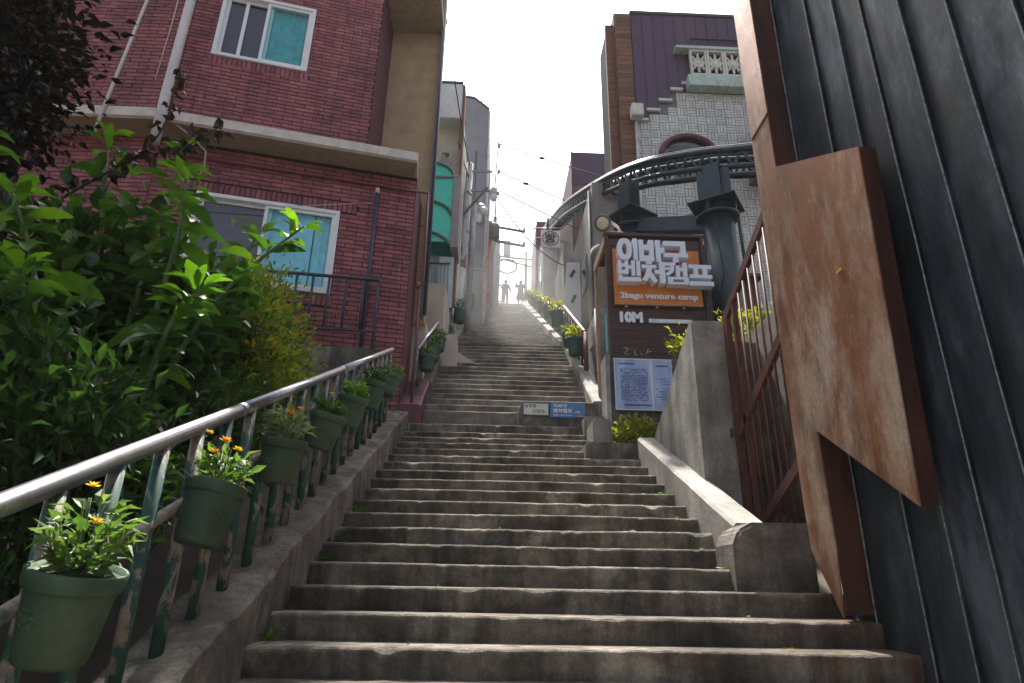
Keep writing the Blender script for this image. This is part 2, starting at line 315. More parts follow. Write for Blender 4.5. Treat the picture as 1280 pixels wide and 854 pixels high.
# ------------------------------------------------------------------ mesh helpers
ORG = {}
def worg(o): return ORG.get(o.name, Vector((0, 0, 0)))
class MB:
    def __init__(s): s.v = []; s.f = []; s.sm = []
    def poly(s, pts, faces, smooth=False):
        k = len(s.v); s.v += [tuple(p) for p in pts]; s.f += [[k + i for i in f] for f in faces]; s.sm += [smooth] * len(faces); return s
    def box(s, x0, x1, y0, y1, z0, z1, M=None):
        p = [Vector((x, y, z)) for z in (z0, z1) for y in (y0, y1) for x in (x0, x1)]
        if M: p = [M @ q for q in p]
        return s.poly(p, [(0, 2, 3, 1), (4, 5, 7, 6), (0, 1, 5, 4), (2, 6, 7, 3), (0, 4, 6, 2), (1, 3, 7, 5)])
    def prism(s, pts, d, smooth=False):
        d = Vector(d); a = [Vector(p) for p in pts]; n = len(a)
        return s.poly(a + [p + d for p in a], [list(range(n))[::-1], [n + i for i in range(n)]] + [(i, (i + 1) % n, n + (i + 1) % n, n + i) for i in range(n)], smooth)
    def tube(s, pts, r, n=10, caps=True, smooth=True):
        pts = [Vector(p) for p in pts]; rs = r if isinstance(r, (list, tuple)) else [r] * len(pts)
        rings = []; up = None
        for i, p in enumerate(pts):
            t = (pts[min(i + 1, len(pts) - 1)] - pts[max(i - 1, 0)]).normalized()
            if up is None:
                up = Vector((0, 0, 1)) if abs(t.z) < .9 else Vector((1, 0, 0))
            a = t.cross(up).normalized(); b = a.cross(t).normalized(); up = b
            rings.append([p + (a * math.cos(2 * math.pi * k / n) + b * math.sin(2 * math.pi * k / n)) * rs[i] for k in range(n)])
        k0 = len(s.v)
        for rg in rings: s.v += [tuple(q) for q in rg]
        for i in range(len(pts) - 1):
            for k in range(n):
                s.f.append([k0 + i * n + k, k0 + i * n + (k + 1) % n, k0 + (i + 1) * n + (k + 1) % n, k0 + (i + 1) * n + k]); s.sm.append(smooth)
        if caps:
            s.f.append([k0 + k for k in range(n)][::-1]); s.sm.append(False)
            e = k0 + (len(pts) - 1) * n; s.f.append([e + k for k in range(n)]); s.sm.append(False)
        return s
    def bar(s, a, b, w, h):
        a, b = Vector(a), Vector(b); t = (b - a).normalized(); up = Vector((0, 0, 1)) if abs(t.z) < .95 else Vector((0, 1, 0))
        x = t.cross(up).normalized(); y = x.cross(t).normalized()
        c = [(-w / 2, -h / 2), (w / 2, -h / 2), (w / 2, h / 2), (-w / 2, h / 2)]
        p = [q + x * i + y * j for q in (a, b) for i, j in c]
        return s.poly(p, [(3, 2, 1, 0), (4, 5, 6, 7), (0, 1, 5, 4), (1, 2, 6, 5), (2, 3, 7, 6), (3, 0, 4, 7)])
    def lathe(s, c, prof, n=24, smooth=True, axis=None):
        c = Vector(c); k0 = len(s.v); M = (axis.to_track_quat('Z', 'Y').to_matrix() if axis is not None else Matrix.Identity(3))
        for r, z in prof:
            for k in range(n):
                a = 2 * math.pi * k / n; s.v.append(tuple(c + M @ Vector((r * math.cos(a), r * math.sin(a), z))))
        for i in range(len(prof) - 1):
            for k in range(n):
                s.f.append([k0 + i * n + k, k0 + i * n + (k + 1) % n, k0 + (i + 1) * n + (k + 1) % n, k0 + (i + 1) * n + k]); s.sm.append(smooth)
        s.f.append([k0 + k for k in range(n)][::-1]); s.sm.append(False)
        e = k0 + (len(prof) - 1) * n; s.f.append([e + k for k in range(n)]); s.sm.append(False)
        return s
    def mesh(s, name, mat, bev=0.0):
        me = bpy.data.meshes.new(name); me.from_pydata(s.v, [], s.f)
        me.polygons.foreach_set('use_smooth', s.sm)
        bm = bmesh.new(); bm.from_mesh(me); bmesh.ops.recalc_face_normals(bm, faces=bm.faces)
        if bev:
            bmesh.ops.bevel(bm, geom=[e for e in bm.edges if e.is_manifold and e.calc_face_angle(0) > .5], offset=bev, segments=2, affect='EDGES', clamp_overlap=True)
        bm.to_mesh(me); bm.free(); me.materials.append(MATS[mat]); return me
    def build(s, name, mat, parent=None, bev=0.0):
        return link(name, s.mesh(name, mat, bev), parent)

def link(name, me, parent=None, mw=None):
    o = bpy.data.objects.new(name, me); COL.objects.link(o)
    if parent is not None:
        o.parent = parent
        o.location = -worg(parent)
        if mw is not None:
            o.matrix_local = Matrix.Translation(-worg(parent)) @ mw; ORG[o.name] = mw.translation.copy()
    elif mw is not None:
        o.matrix_world = mw; ORG[o.name] = mw.translation.copy()
    return o
def tag(o, label=None, cat=None, group=None, kind=None):
    if label: o['label'] = label
    if cat: o['category'] = cat
    if group: o['group'] = group
    if kind: o['kind'] = kind
    return o
def thing(name, label, cat, loc, group=None):
    o = bpy.data.objects.new(name, None); COL.objects.link(o); o.location = loc; o.empty_display_size = .2
    ORG[o.name] = Vector(loc); return tag(o, label, cat, group)
def B(*a): return MB().box(*a)
def T(pts, r, n=10): return MB().tube(pts, r, n)

def text_mesh(body, size, mat, depth=0.004, offset=0.0, name='text'):
    c = bpy.data.curves.new(name, 'FONT'); c.body = body; c.size = size; c.extrude = depth; c.offset = offset; c.resolution_u = 3
    o = bpy.data.objects.new(name, c); COL.objects.link(o)
    dg = bpy.context.evaluated_depsgraph_get(); me = bpy.data.meshes.new_from_object(o.evaluated_get(dg))
    bpy.data.objects.remove(o); bpy.data.curves.remove(c); me.materials.clear(); me.materials.append(MATS[mat]); return me
def put_text(body, mat, parent, x0, x1, z0, z1, y, depth=.004, offset=0.0, name='lettering'):
    """lettering lying in an x-z plane, facing -y, fitted to the given box"""
    me = text_mesh(body, 1.0, mat, depth, offset, name)
    co = np.array([v.co[:] for v in me.vertices]); mn = co.min(0); mx = co.max(0)
    for v in me.vertices:
        u = (v.co.x - mn[0]) / (mx[0] - mn[0]); w = (v.co.y - mn[1]) / (mx[1] - mn[1]); d = v.co.z
        v.co = (x0 + u * (x1 - x0), y - d, z0 + w * (z1 - z0))
    return link(name, me, parent)

def leaf_cloud(name, mat, P, D, S, parent, width=.45, fold=.12, droop=.25):
    """P positions, D directions, S sizes: bent six-vertex leaves in one mesh"""
    n = len(P); P = np.asarray(P); D = np.asarray(D); S = np.asarray(S)[:, None]
    D = D / np.linalg.norm(D, axis=1, keepdims=True)
    U = np.cross(D, rng.normal(size=(n, 3)) * .45 + np.array([0, 0, 1.0])); U /= np.linalg.norm(U, axis=1, keepdims=True) + 1e-9
    N = np.cross(U, D)
    base = P; mid = P + D * S * .5; tip = P + D * S - N * S * droop
    l = mid + U * S * width * .5 + N * S * fold; r = mid - U * S * width * .5 + N * S * fold
    l2 = P + D * S * .22 + U * S * width * .36 + N * S * fold * .6; r2 = P + D * S * .22 - U * S * width * .36 + N * S * fold * .6
    V = np.stack([base, l2, l, tip, r, r2, mid], 1).reshape(-1, 3)
    k = (np.arange(n) * 7)[:, None]
    F = np.concatenate([k + np.array([[0, 6, 2, 1]]), k + np.array([[0, 5, 4, 6]])], 0)
    Tn = np.concatenate([k + np.array([[6, 3, 2]]), k + np.array([[6, 4, 3]])], 0)
    me = bpy.data.meshes.new(name); me.from_pydata(V.tolist(), [], F.tolist() + Tn.tolist())
    me.materials.append(MATS[mat]); return link(name, me, parent)
def rdir(n, up=.3):
    d = rng.normal(size=(n, 3)); d /= np.linalg.norm(d, axis=1, keepdims=True); d[:, 2] += up; return d

# ------------------------------------------------------------------ stair profile
SL = .17 / .385
def zs(y): return 1.253 + (y - 4.228) * SL          # lower flight, line of the nosings
steps = []                                          # (y of riser, z of tread, depth, xl, xr, rise)
for i in range(-7, 18):
    y = 4.228 + .385 * i; z = 1.253 + .17 * i
    xr = 2.86 if i <= 2 else (2.12 if i <= 12 else 1.55)
    steps.append((y, z if i < 17 else 4.2, .56 if i == 17 else .42, -1.5, xr, .17 if i < 17 else .2))
for k in range(17):
    f = k / 16
    steps.append((11.3 + .296 * k, 4.57 + .195 * k, .33 if k < 16 else .7, -1.32 + .2 * f, 2.02 - .14 * f, .41 if k == 0 else .2))
for k in range(1, 73):
    f = k / 72
    steps.append((16.33 + .345 * k, 7.7 + .175 * k, .4 if k < 72 else 6.0, -1.08, 1.86 + .75 * f, .19))
def terr(y):
    if y < 1.5: return -.02
    if y < 10.8: return zs(y) - .25
    if y < 16.1: return 4.2 + (y - 10.8) * .64 - .4
    if y < 41: return 7.6 + (y - 16.2) * .507 - .5
    return 20.0

# ground: one hillside sheet
ys = [-120, -40, -10, 0, 1.4] + [1.5 + .5 * i for i in range(90)] + [60, 90, 130]
xs = [-125, -60, -30, -15, -8, -5, -3.2, -1.9, 0, 2.5, 4, 7, 12, 30, 60, 125]
g = MB(); vv = []
for y in ys:
    for x in xs:
        drop = 0.0 if abs(x) > 1.9 else -.25
        vv.append((x, y, terr(y) + drop + (.03 * noise.noise((x * .7, y * .7, 0)))))
nx = len(xs)
g.poly(vv, [(j * nx + i, j * nx + i + 1, (j + 1) * nx + i + 1, (j + 1) * nx + i) for j in range(len(ys) - 1) for i in range(nx - 1)], True)
tag(g.build('ground', 'ground_soil'), kind='structure')
pav = B(-1.45, 2.8, -6, 1.62, -.1, .06).build('pavement', 'step_concrete'); tag(pav, kind='structure')

stair = bpy.data.objects.new('stairway', None); COL.objects.link(stair); stair.location = (0, 1.5, 0); ORG['stairway'] = Vector((0, 1.5, 0)); tag(stair, kind='structure')
for si, (y, z, dep, xl, xr, rise) in enumerate(steps):
    near = si < 25; midf = si < 42
    nseg = 84 if near else (30 if midf else 14)
    bot = z - rise - (.25 if not near else .1)
    amp = 1.0 if near else (.6 if midf else .4)
    pts = []; ph = si * 3.7
    prof_n = 9
    # a chipped nosing, worn hollows, a slightly leaning riser
    for j in range(nseg + 1):
        x = xl + (xr - xl) * j / nseg
        w = noise.noise((x * .55, ph, 0)); w2 = noise.noise((x * 2.4, ph, 5)); w3 = noise.noise((x * 9, ph, 9))
        w4 = noise.noise((x * 23, ph, 14)); dy = (.012 * w + .008 * w2 + .006 * w3 + .004 * w4) * amp; dz = (.010 * w + .005 * w2 + .004 * w3 + .003 * w4) * amp
        chip = max(0, noise.noise((x * 4.3, ph, 21)) - .30) * .13 * amp + max(0, noise.noise((x * 13, ph, 31)) - .3) * .05 * amp
        rr = .024 + .014 * abs(w2)
        yo = 0.0
        if 13 <= si - 7 + 0 <= 16 and False: yo = 0
        y0 = y + dy
        pts += [(x, y0 + .012, bot), (x, y0 + .006 + .008 * w3, z - rise * .5), (x, y0 + .2 * chip, z + dz - rr - chip * 1.0), (x, y0 + rr * .2 + chip * .4, z + dz - rr * .5 - chip * .6), (x, y0 + rr * .62 + chip * .7, z + dz - rr * .13 - chip * .3),
                (x, y0 + rr * 1.3 + chip, z + dz), (x, y0 + .12, z + dz * .6 - .004 * abs(w)), (x, y + dep, z + .003), (x, y + dep, bot)]
    fc = []
    for j in range(nseg):
        for k in range(prof_n - 1):
            a = j * prof_n + k; fc.append((a, a + prof_n, a + prof_n + 1, a + 1))
    fc.append(list(range(prof_n))); fc.append([nseg * prof_n + k for k in range(prof_n)])
    mb = MB(); mb.poly(pts, fc, False)
    mb.build('step', 'step_concrete' if near else 'upper_step_concrete', stair)

# ------------------------------------------------------------------ left wall of the lower flight
def sloped_wall(name, mat, x0, x1, y0, y1, ztop, zbot, n=40, amp=.015, parent=None, label=None, cat=None, m=5):
    mb = MB(); pts = []
    for j in range(n + 1):
        y = y0 + (y1 - y0) * j / n; zt = ztop(y); zb = zbot(y)
        prof = [(x0, zb)] + [(x0, zb + (zt - .03 - zb) * q / 3) for q in (1, 2, 3)] + [(x0 + .03, zt)] + [(x0 + .03 + (x1 - x0 - .06) * q / m, zt) for q in range(1, m + 1)] + [(x1, zt - .03)] + [(x1, zt - .03 - (zt - .03 - zb) * q / 3) for q in (1, 2, 3)]
        for q, (x, z) in enumerate(prof):
            d = noise.noise_vector((x * 1.7 + 3, y * 2.1, z * 2.1)) * amp + noise.noise_vector((x * 9, y * 8, z * 8)) * amp * .5
            pts.append((x + d.x, y, z + d.z))
    k = len(prof); fc = [(j * k + a, j * k + (a + 1) % k, (j + 1) * k + (a + 1) % k, (j + 1) * k + a) for j in range(n) for a in range(k)]
    fc += [list(range(k)), [n * k + a for a in range(k)]]
    o = mb.poly(pts, fc, False).build(name, mat, parent)
    if label: tag(o, label, cat)
    return o
sloped_wall('kerb_wall', 'wall_concrete', -1.80, -1.40, .8, 10.55, lambda y: zs(y) + .3, lambda y: zs(y) - .9, 170, .036,
            label='weathered low concrete wall carrying the long steel and green railing', cat='wall')
mb = MB().prism([(-1.78, 10.5, 3.6), (-1.36, 10.5, 3.6), (-1.38, 10.5, 4.2), (-1.5, 10.5, 4.34), (-1.72, 10.5, 4.36)], (0, .35, 0))
tag(mb.build('wall_end', 'wall_concrete', bev=.03), 'rounded concrete stub closing the top of the low railing wall', 'wall')

# ------------------------------------------------------------------ left railing and its pots
RX = -1.62
rail = thing('stair_railing', 'long railing of a bare steel handrail on peeling green posts', 'railing', (RX, 1.2, zs(1.2) + .3))
def rl(y, h): return (RX, y, zs(y) + h)
T([rl(y, 1.45) for y in (.4, 2, 4.1)], .042, 16).build('handrail', 'stainless', rail)
T([rl(y, 1.45) for y in (4.08, 6.6)], .041, 16).build('handrail', 'stainless', rail)
T([rl(y, 1.45) for y in (6.58, 9.72)], .041, 16).build('handrail', 'stainless', rail)
T([rl(4.06, 1.45), rl(4.13, 1.45)], .0445, 16).build('joint_sleeve', 'stainless', rail)
T([rl(6.56, 1.45), rl(6.62, 1.45)], .0445, 16).build('joint_sleeve', 'stainless', rail)
T([rl(y, 1.04) for y in (.4, 9.6)], .03, 12).build('mid_rail', 'mid_rail_paint', rail)
y = .75
while y < 9.7:
    T([(RX, y, zs(y) + .24), (RX, y, zs(y) + 1.42)], .034, 10).build('post', 'post_paint', rail)
    y += .352

def make_leafstuff(root, c, rad, hgt, n, mat, size, stems=6):
    P = []; D = []
    for k in range(n):
        a = rng.uniform(0, 2 * math.pi); r = rad * math.sqrt(rng.uniform(0, 1)); t = rng.uniform(0, 1)
        P.append((c[0] + r * math.cos(a) * (.55 + .6 * t), c[1] + r * math.sin(a) * (.55 + .6 * t), c[2] + hgt * t * (1 - .5 * (r / rad) ** 2))); D.append((math.cos(a), math.sin(a), rng.uniform(-.2, 1.8)))
    leaf_cloud('foliage', mat, P, D, rng.uniform(.6, 1.3, n) * size, root, .42)
    mb = MB()
    for k in range(stems):
        a = rng.uniform(0, 6.28); r = rad * .5
        mb.tube([(c[0], c[1], c[2] - .03), (c[0] + r * math.cos(a) * .6, c[1] + r * math.sin(a) * .6, c[2] + hgt * .5), (c[0] + r * math.cos(a), c[1] + r * math.sin(a), c[2] + hgt * .95)], [.005, .004, .003], 5)
    mb.build('stem', 'stem_green', root)
def make_flower(root, p, r, mat):
    P = [p] * 14; D = [(math.cos(k * .449), math.sin(k * .449), (.2 if k % 2 else .9) + rng.uniform(0, .3)) for k in range(14)]
    leaf_cloud('flower', mat, P, D, [r] * 14, root, .38, .05, .1)
    MB().lathe(Vector(p), [(r * .3, -r * .05), (r * .34, r * .12), (r * .15, r * .25)], 8).build('flower_centre', 'petal_orange', root)
POTPROF = [(.098, 0), (.108, .004), (.113, .02), (.117, .045), (.138, .245), (.139, .25), (.15, .252), (.154, .262), (.157, .31), (.153, .318), (.143, .318), (.138, .30), (.10, .296)]
def flower_pot(p, label, group, flowers, s=1.0, mat='pot_green', emblem=True, hookx=-1, tilt=(0, 0), nleaf=130, leafmat_='leaf_pot', hgt=.23):
    root = thing('flower_pot', label, 'flower pot', (0, 0, 0), group)
    body = MB().lathe((0, 0, 0), POTPROF, 28).build('pot', mat, root)
    MB().lathe((0, 0, .285), [(.136, 0), (.11, .018), (.03, .024)], 16).build('soil', 'soil', root)
    if emblem:
        em = MB()
        for (u, w, q) in [(0, .155, .02), (.025, .165, .012), (-.025, .165, .012), (.018, .135, .012), (-.018, .135, .012), (.042, .15, .008), (-.042, .15, .008), (.01, .185, .011), (-.01, .185, .011), (.05, .17, .006), (-.05, .17, .006)]:
            R0 = .117 + (w - .045) * .105; a = math.atan2(-1, .25) + u / R0
            em.lathe((math.cos(a) * R0, math.sin(a) * R0, w), [(q, -.006), (q * .8, .003), (q * .3, .005)], 8, True, Vector((math.cos(a), math.sin(a), 0)))
        em.build('emblem', mat, body)
    for dx in (-.05, .05):
        MB().bar((hookx * .14, dx, .30), (hookx * .20, dx, .33), .012, .004).build('hook', 'steel_grey', root)
    make_leafstuff(root, (0, 0, .30), .13, hgt, nleaf, leafmat_, .075)
    for (fx, fy, fz, fr, fm) in flowers: make_flower(root, (fx, fy, .3 + fz), fr, fm)
    q_ = rng.uniform(.95, 1.05); root.location = p; root.scale = (s, s * q_, s / q_); root.rotation_euler = (R(tilt[0] + rng.uniform(-4, 4)), R(tilt[1] + rng.uniform(-3, 3)), rng.uniform(-.8, .8))
    return root
OR, YE = 'petal_orange', 'petal_yellow'
potdat = [(2.47, 'green flower pot with yellow blooms, lowest on the long green-posted railing', [(-.05, -.02, .30, .028, YE), (-.12, .05, .23, .026, YE), (.13, -.05, .2, .028, YE)], 200),
          (3.45, 'second green pot up the long railing, with orange and yellow marigolds', [(-.04, 0, .24, .038, OR), (.02, -.06, .2, .03, YE), (-.09, -.06, .15, .034, OR), (-.12, .06, .27, .028, YE)], 170),
          (4.52, 'third green pot up the long railing, two orange blooms over pale leaves', [(.02, .05, .24, .035, OR), (.07, -.06, .19, .042, OR)], 150),
          (5.50, 'fourth green pot up the long railing, bushy with a tiny yellow bloom', [(-.03, -.03, .2, .022, YE)], 150),
          (6.48, 'fifth green pot up the long railing, bushy leaves and no blooms', [], 170),
          (7.53, 'sixth green pot up the long railing, one orange bloom at the back', [(-.03, .04, .22, .036, OR)], 150),
          (8.65, 'topmost green pot on the long railing, yellow blooms in round leaves', [(-.05, -.02, .22, .028, YE), (.06, 0, .18, .028, YE)], 170)]
for (y, lab, fl, nl) in potdat:
    flower_pot((-1.475, y, zs(y) + .86), lab, 'pots hung on the long lower railing', fl, 1.0, 'pot_green', True, -1, (rng.uniform(-2, 2), 13 + rng.uniform(-3, 2)), nl, ['leaf_pot', 'leaf_pot', 'leaf_sage', 'leaf_mid', 'leaf_young', 'leaf_mid', 'leaf_pot'][int(y - 2.4)], [.27, .2, .24, .15, .17, .2, .22][int(y - 2.4)])

# ------------------------------------------------------------------ brick house
HC = Vector((-1.52, 11.0, 0)); FD = Vector((.9773, .2119, 0)).normalized(); FN = Vector((FD.y, -FD.x, 0))
FM = Matrix(((FD.x, FN.x, 0, HC.x), (FD.y, FN.y, 0, HC.y), (0, 0, 1, 0), (0, 0, 0, 1)))     # local: s, outward, z
house = thing('brick_house', 'dark red brick house with two white windows and a tan projecting ledge', 'house', (-4, 12, 4.2))
def F(s0, s1, z0, z1, o0, o1, mb=None): return (mb or MB()).box(s0, s1, o0, o1, z0, z1, FM)
LW = (-4.05, -1.51, 6.5, 8.25); UW = (-4.36, -2.53, 11.4, 13.1)
def wall_with_hole(s0, s1, z0, z1, w, mb, o0=-.22, o1=0):
    F(s0, w[0], z0, z1, o0, o1, mb); F(w[1], s1, z0, z1, o0, o1, mb); F(w[0], w[1], z0, w[2], o0, o1, mb); F(w[0], w[1], w[3], z1, o0, o1, mb)
    return mb
SJ = -4.83; PJ = FM @ Vector((SJ, 0, 0))           # where the facade bends
low_wall = wall_with_hole(SJ, -.12, 3.2, 9.29, LW, MB()).build('wall', 'mortar', house)
up_wall = wall_with_hole(SJ, -1.16, 9.515, 17.2, UW, MB()).build('wall', 'mortar', house)
core = MB()
pp = [FM @ Vector((-.14, -.24, 3.2)), FM @ Vector((SJ, -.24, 3.2)), Vector((-12, PJ.y + .24, 3.2)), Vector((-12, 18, 3.2)), Vector((-1.68, 18, 3.2))]
core.prism(pp, (0, 0, 6.08)); core.build('interior_wall', 'glass_dark', house)
pp = [FM @ Vector((-1.2, -.24, 9.52)), FM @ Vector((SJ, -.24, 9.52)), Vector((-12, PJ.y + .24, 9.52)), Vector((-12, 18, 9.52)), Vector((-2.72, 18, 9.52))]
MB().prism(pp, (0, 0, 7.3)).build('interior_wall', 'glass_dark', house)
left_wall = MB().box(-12, PJ.x, PJ.y, PJ.y + .22, 3.2, 9.29).box(-12, PJ.x, PJ.y, PJ.y + .22, 9.515, 17.2).build('wall', 'mortar', house)
MB().box(-1.86, -1.632, 11.0, 11.995, 3.2, 9.29).build('side_wall', 'maroon_paint', house)
sp = FM @ Vector((-1.16, 0, 0)); MB().box(sp.x - .2, sp.x + .004, sp.y + .02, 13, 9.515, 17.2).build('side_wall', 'maroon_paint', house)
# bricks
bm_ = MB().box(-.5, .5, -.5, .5, -.5, .5); brick_me = bm_.mesh('brick', 'brick_red', bev=0.0)
bricks = []                                         # (centre, rotz, size)
FA = math.atan2(FD.y, FD.x)
PITCH, BL, BH = .09, .352, .073
def lay(s0, s1, z0, z1, holes, tf, rz):
    row = 0; z = z0
    while z + BH <= z1:
        off = (row % 2) * (BL + .014) / 2; s = s0 - off
        while s < s1:
            a, b = max(s, s0), min(s + BL, s1)
            segs = [(a, b)]
            for (h0, h1, hz0, hz1) in holes:
                if z + BH > hz0 and z < hz1:
                    ns = []
                    for (p, q) in segs:
                        if q <= h0 or p >= h1: ns.append((p, q))
                        else:
                            if p < h0: ns.append((p, h0))
                            if q > h1: ns.append((h1, q))
                    segs = ns
            for (p, q) in segs:
                if q - p > .03: bricks.append((tf((p + q) / 2, z + BH / 2), rz, (q - p - .003, .07, BH), (p + q) / 2))
            s += BL + .014
        z += PITCH; row += 1
def soldier(s0, s1, z0, z1, tf, rz):
    n = int((s1 - s0) / .09)
    for k in range(n): bricks.append((tf(s0 + (k + .5) * (s1 - s0) / n, (z0 + z1) / 2), rz, (.074, .07, z1 - z0), s0 + k * .09))
tfF = lambda s, z: FM @ Vector((s, -.018 + random.uniform(-.003, .003), z))
tfL = lambda s, z: Vector((s, PJ.y + .018 + random.uniform(-.003, .003), z))
h_low = (LW[0] - .01, LW[1] + .01, LW[2] - .005, LW[3] + .005); h_up = (UW[0] - .01, UW[1] + .01, UW[2] - .005, UW[3] + .005)
sold = [(LW[0] - .3, LW[1] + .3, LW[3] + .01, LW[3] + .215), (LW[0] - .05, LW[1] + .05, LW[2] - .22, LW[2] - .01), (UW[0] - .05, UW[1] + .05, UW[2] - .19, UW[2] - .01)]
lay(SJ, -.125, 4.0, 9.255, [h_low, sold[0], sold[1]], tfF, FA)
lay(SJ, -1.165, 9.515, 14.6, [h_up, sold[2]], tfF, FA)
lay(-9.6, PJ.x - .01, 9.515, 14.6, [], tfL, 0)
lay(-8.6, PJ.x - .01, 5.4, 9.255, [], tfL, 0)
for q in sold: soldier(*q, tfF, FA)
def camd(b): return (b[0] - Vector((0, 0, 1.6))).length
def seen(b):
    p = b[0]
    return p.z > 5.5 and not (p.z < 6.9 and p.x < -3.4) and p.x > -6.3
order = sorted(bricks, key=lambda b: (not seen(b), camd(b) / max(.2, b[2][0] * 2 + .3)))
for (p, rz, s_, _) in order[:300]:
    link('brick', brick_me, low_wall if p.z < 9.4 else up_wall, Matrix.Translation(p) @ Matrix.Rotation(rz, 4, 'Z') @ Matrix.Diagonal((*s_, 1)))
rest = MB()
for (p, rz, s_, _) in order[300:]:
    rest.box(-s_[0] / 2, s_[0] / 2, -s_[1] / 2, s_[1] / 2, -s_[2] / 2, s_[2] / 2, Matrix.Translation(p) @ Matrix.Rotation(rz, 4, 'Z'))
tag(rest.build('brickwork', 'brick_red', house), kind='stuff')
# ledge with soffit, above the lower storey
led = MB(); LO = .55; q0 = FM @ Vector((-.17, LO, 9.30)); q1 = FM @ Vector((SJ, LO, 9.30)); q1 = Vector((q1.x - .06, PJ.y - LO - .01, 9.30))
led.prism([q0, q1, Vector((-12, q1.y, 9.30)), Vector((-12, q1.y + .66, 9.30)), FM @ Vector((SJ, -.1, 9.30)), FM @ Vector((-.10, -.1, 9.30))], (0, 0, .21))
led.build('ledge', 'ledge_paint', house, bev=.012)
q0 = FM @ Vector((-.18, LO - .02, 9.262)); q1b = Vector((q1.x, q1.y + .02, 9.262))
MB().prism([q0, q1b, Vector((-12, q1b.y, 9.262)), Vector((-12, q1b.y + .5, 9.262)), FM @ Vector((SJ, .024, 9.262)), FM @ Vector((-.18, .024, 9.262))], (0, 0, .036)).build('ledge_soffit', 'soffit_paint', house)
# windows
def window(w, parts):
    s0, s1, z0, z1 = w; fr = MB(); t = .075
    F(s0, s1, z1 - t, z1, -.14, .045, fr); F(s0, s1, z0, z0 + t, -.14, .055, fr); F(s0, s0 + t, z0 + t, z1 - t, -.14, .045, fr); F(s1 - t, s1, z0 + t, z1 - t, -.14, .045, fr)
    o = fr.build('window', 'window_white', house, bev=.006)
    for (a, b, oo, mat) in parts:
        sa = MB(); q = .06; A, Bq = s0 + t + a * (s1 - s0 - 2 * t), s0 + t + b * (s1 - s0 - 2 * t); lo, hi = z0 + t, z1 - t
        F(A, Bq, hi - q, hi - .001, oo - .025, oo + .025, sa); F(A, Bq, lo + .001, lo + q, oo - .025, oo + .025, sa); F(A, A + q, lo + q, hi - q, oo - .025, oo + .025, sa); F(Bq - q, Bq, lo + q, hi - q, oo - .025, oo + .025, sa)
        sash = sa.build('sash', 'window_white', o)
        F(A + q - .01, Bq - q + .01, lo + q - .01, hi - q + .01, oo - .012, oo - .004).build('pane', mat, o)
window(LW, [(0.0, .52, -.08, 'glass_smoke'), (.47, 1.0, -.012, 'glass_teal')])
window(UW, [(0.0, .54, -.08, 'glass_smoke'), (.47, 1.0, -.012, 'glass_teal')])
F(-3.93, -3.86, UW[2] + .14, UW[3] - .14, -.07, -.05).build('screen_bar', 'window_white', house)
def curtain(s0, s1, z0, z1, o, mat, waves, amp, nm='curtain'):
    n = 60; pts = []
    for k in range(n + 1):
        q = s0 + (s1 - s0) * k / n; oo = o + amp * math.sin(k / n * waves * 6.283 + .8 * math.sin(k * .3))
        for z in (z0, z1): pts.append(FM @ Vector((q, oo, z)))
    MB().poly(pts, [(2 * k, 2 * k + 2, 2 * k + 3, 2 * k + 1) for k in range(n)], True).build(nm, mat, house)
curtain(-2.85, LW[1] - .45, LW[2] + .1, LW[3] - .1, -.13, 'curtain', 5, .010); curtain(LW[1] - .42, LW[1] - .1, LW[2] + .1, LW[3] - .1, -.14, 'curtain', 3, .014)
curtain(-4.0, -2.85, LW[2] + .1, LW[3] - .1, -.18, 'blind', 2, .004, 'blind')
curtain(-3.5, UW[1] - .12, UW[2] + .1, UW[3] - .1, -.13, 'curtain_teal', 7, .014); curtain(-4.3, -3.5, UW[2] + .1, UW[3] - .1, -.18, 'blind', 2, .004, 'blind')
# tan end wall, overhang and downpipes
MB().box(-3.4, -1.42, 12.0, 12.35, 6.62, 15.9).build('stucco_wall', 'tan_stucco', house)
MB().box(-3.4, -1.40, 12.34, 12.9, 3.0, 6.72).build('base_wall', 'pink_plaster', house)
MB().box(-2.72, -1.42, 10.9, 11.995, 14.2, 14.5).build('overhang_slab', 'soffit_paint', house)
MB().box(-1.47, -1.44, 11.8, 11.995, 6.62, 15.9).build('corner_trim', 'grey_sheet', house)
T([(-1.40, 11.93, 6.7), (-1.44, 11.93, 15.9)], .035, 10).build('downpipe', 'blue_pipe', house)
dp = [FM @ Vector((-4.70, .66, 8.7)), FM @ Vector((-4.72, .66, 9.6)), FM @ Vector((-4.78, .5, 10.4)), FM @ Vector((-4.84, .30, 14.5))]
T(dp, .085, 14).build('downpipe', 'pvc_pipe', house)
for z in (12.3,): MB().lathe(FM @ Vector((-4.81, .405, z)), [(.1, 0), (.1, .1)], 14).build('pipe_collar', 'pvc_pipe', house)
gp = T([FM @ Vector((-4.6, .07, 8.93)), FM @ Vector((.12, .07, 8.93))], .022, 8); gp.tube([FM @ Vector((.12, .07, 8.94)), FM @ Vector((.16, .06, 7.0)), FM @ Vector((.14, .06, 6.9)), FM @ Vector((.04, .07, 6.88))], .022, 8)
gp.tube([FM @ Vector((.1, .06, 6.9)), FM @ Vector((.1, .06, 4.6))], .022, 8); gp.tube([FM @ Vector((.1, .06, 8.2)), FM @ Vector((0, .0, 8.2))], .012, 6); gp.tube([FM @ Vector((.12, .06, 7.3)), FM @ Vector((0, .0, 7.3))], .012, 6)
gp.build('gas_pipe', 'gas_pipe', house)
MB().lathe(FM @ Vector((.06, .07, 6.82)), [(.03, 0), (.05, .02), (.05, .1), (.03, .12)], 10).build('gas_valve', 'gas_pipe', house)
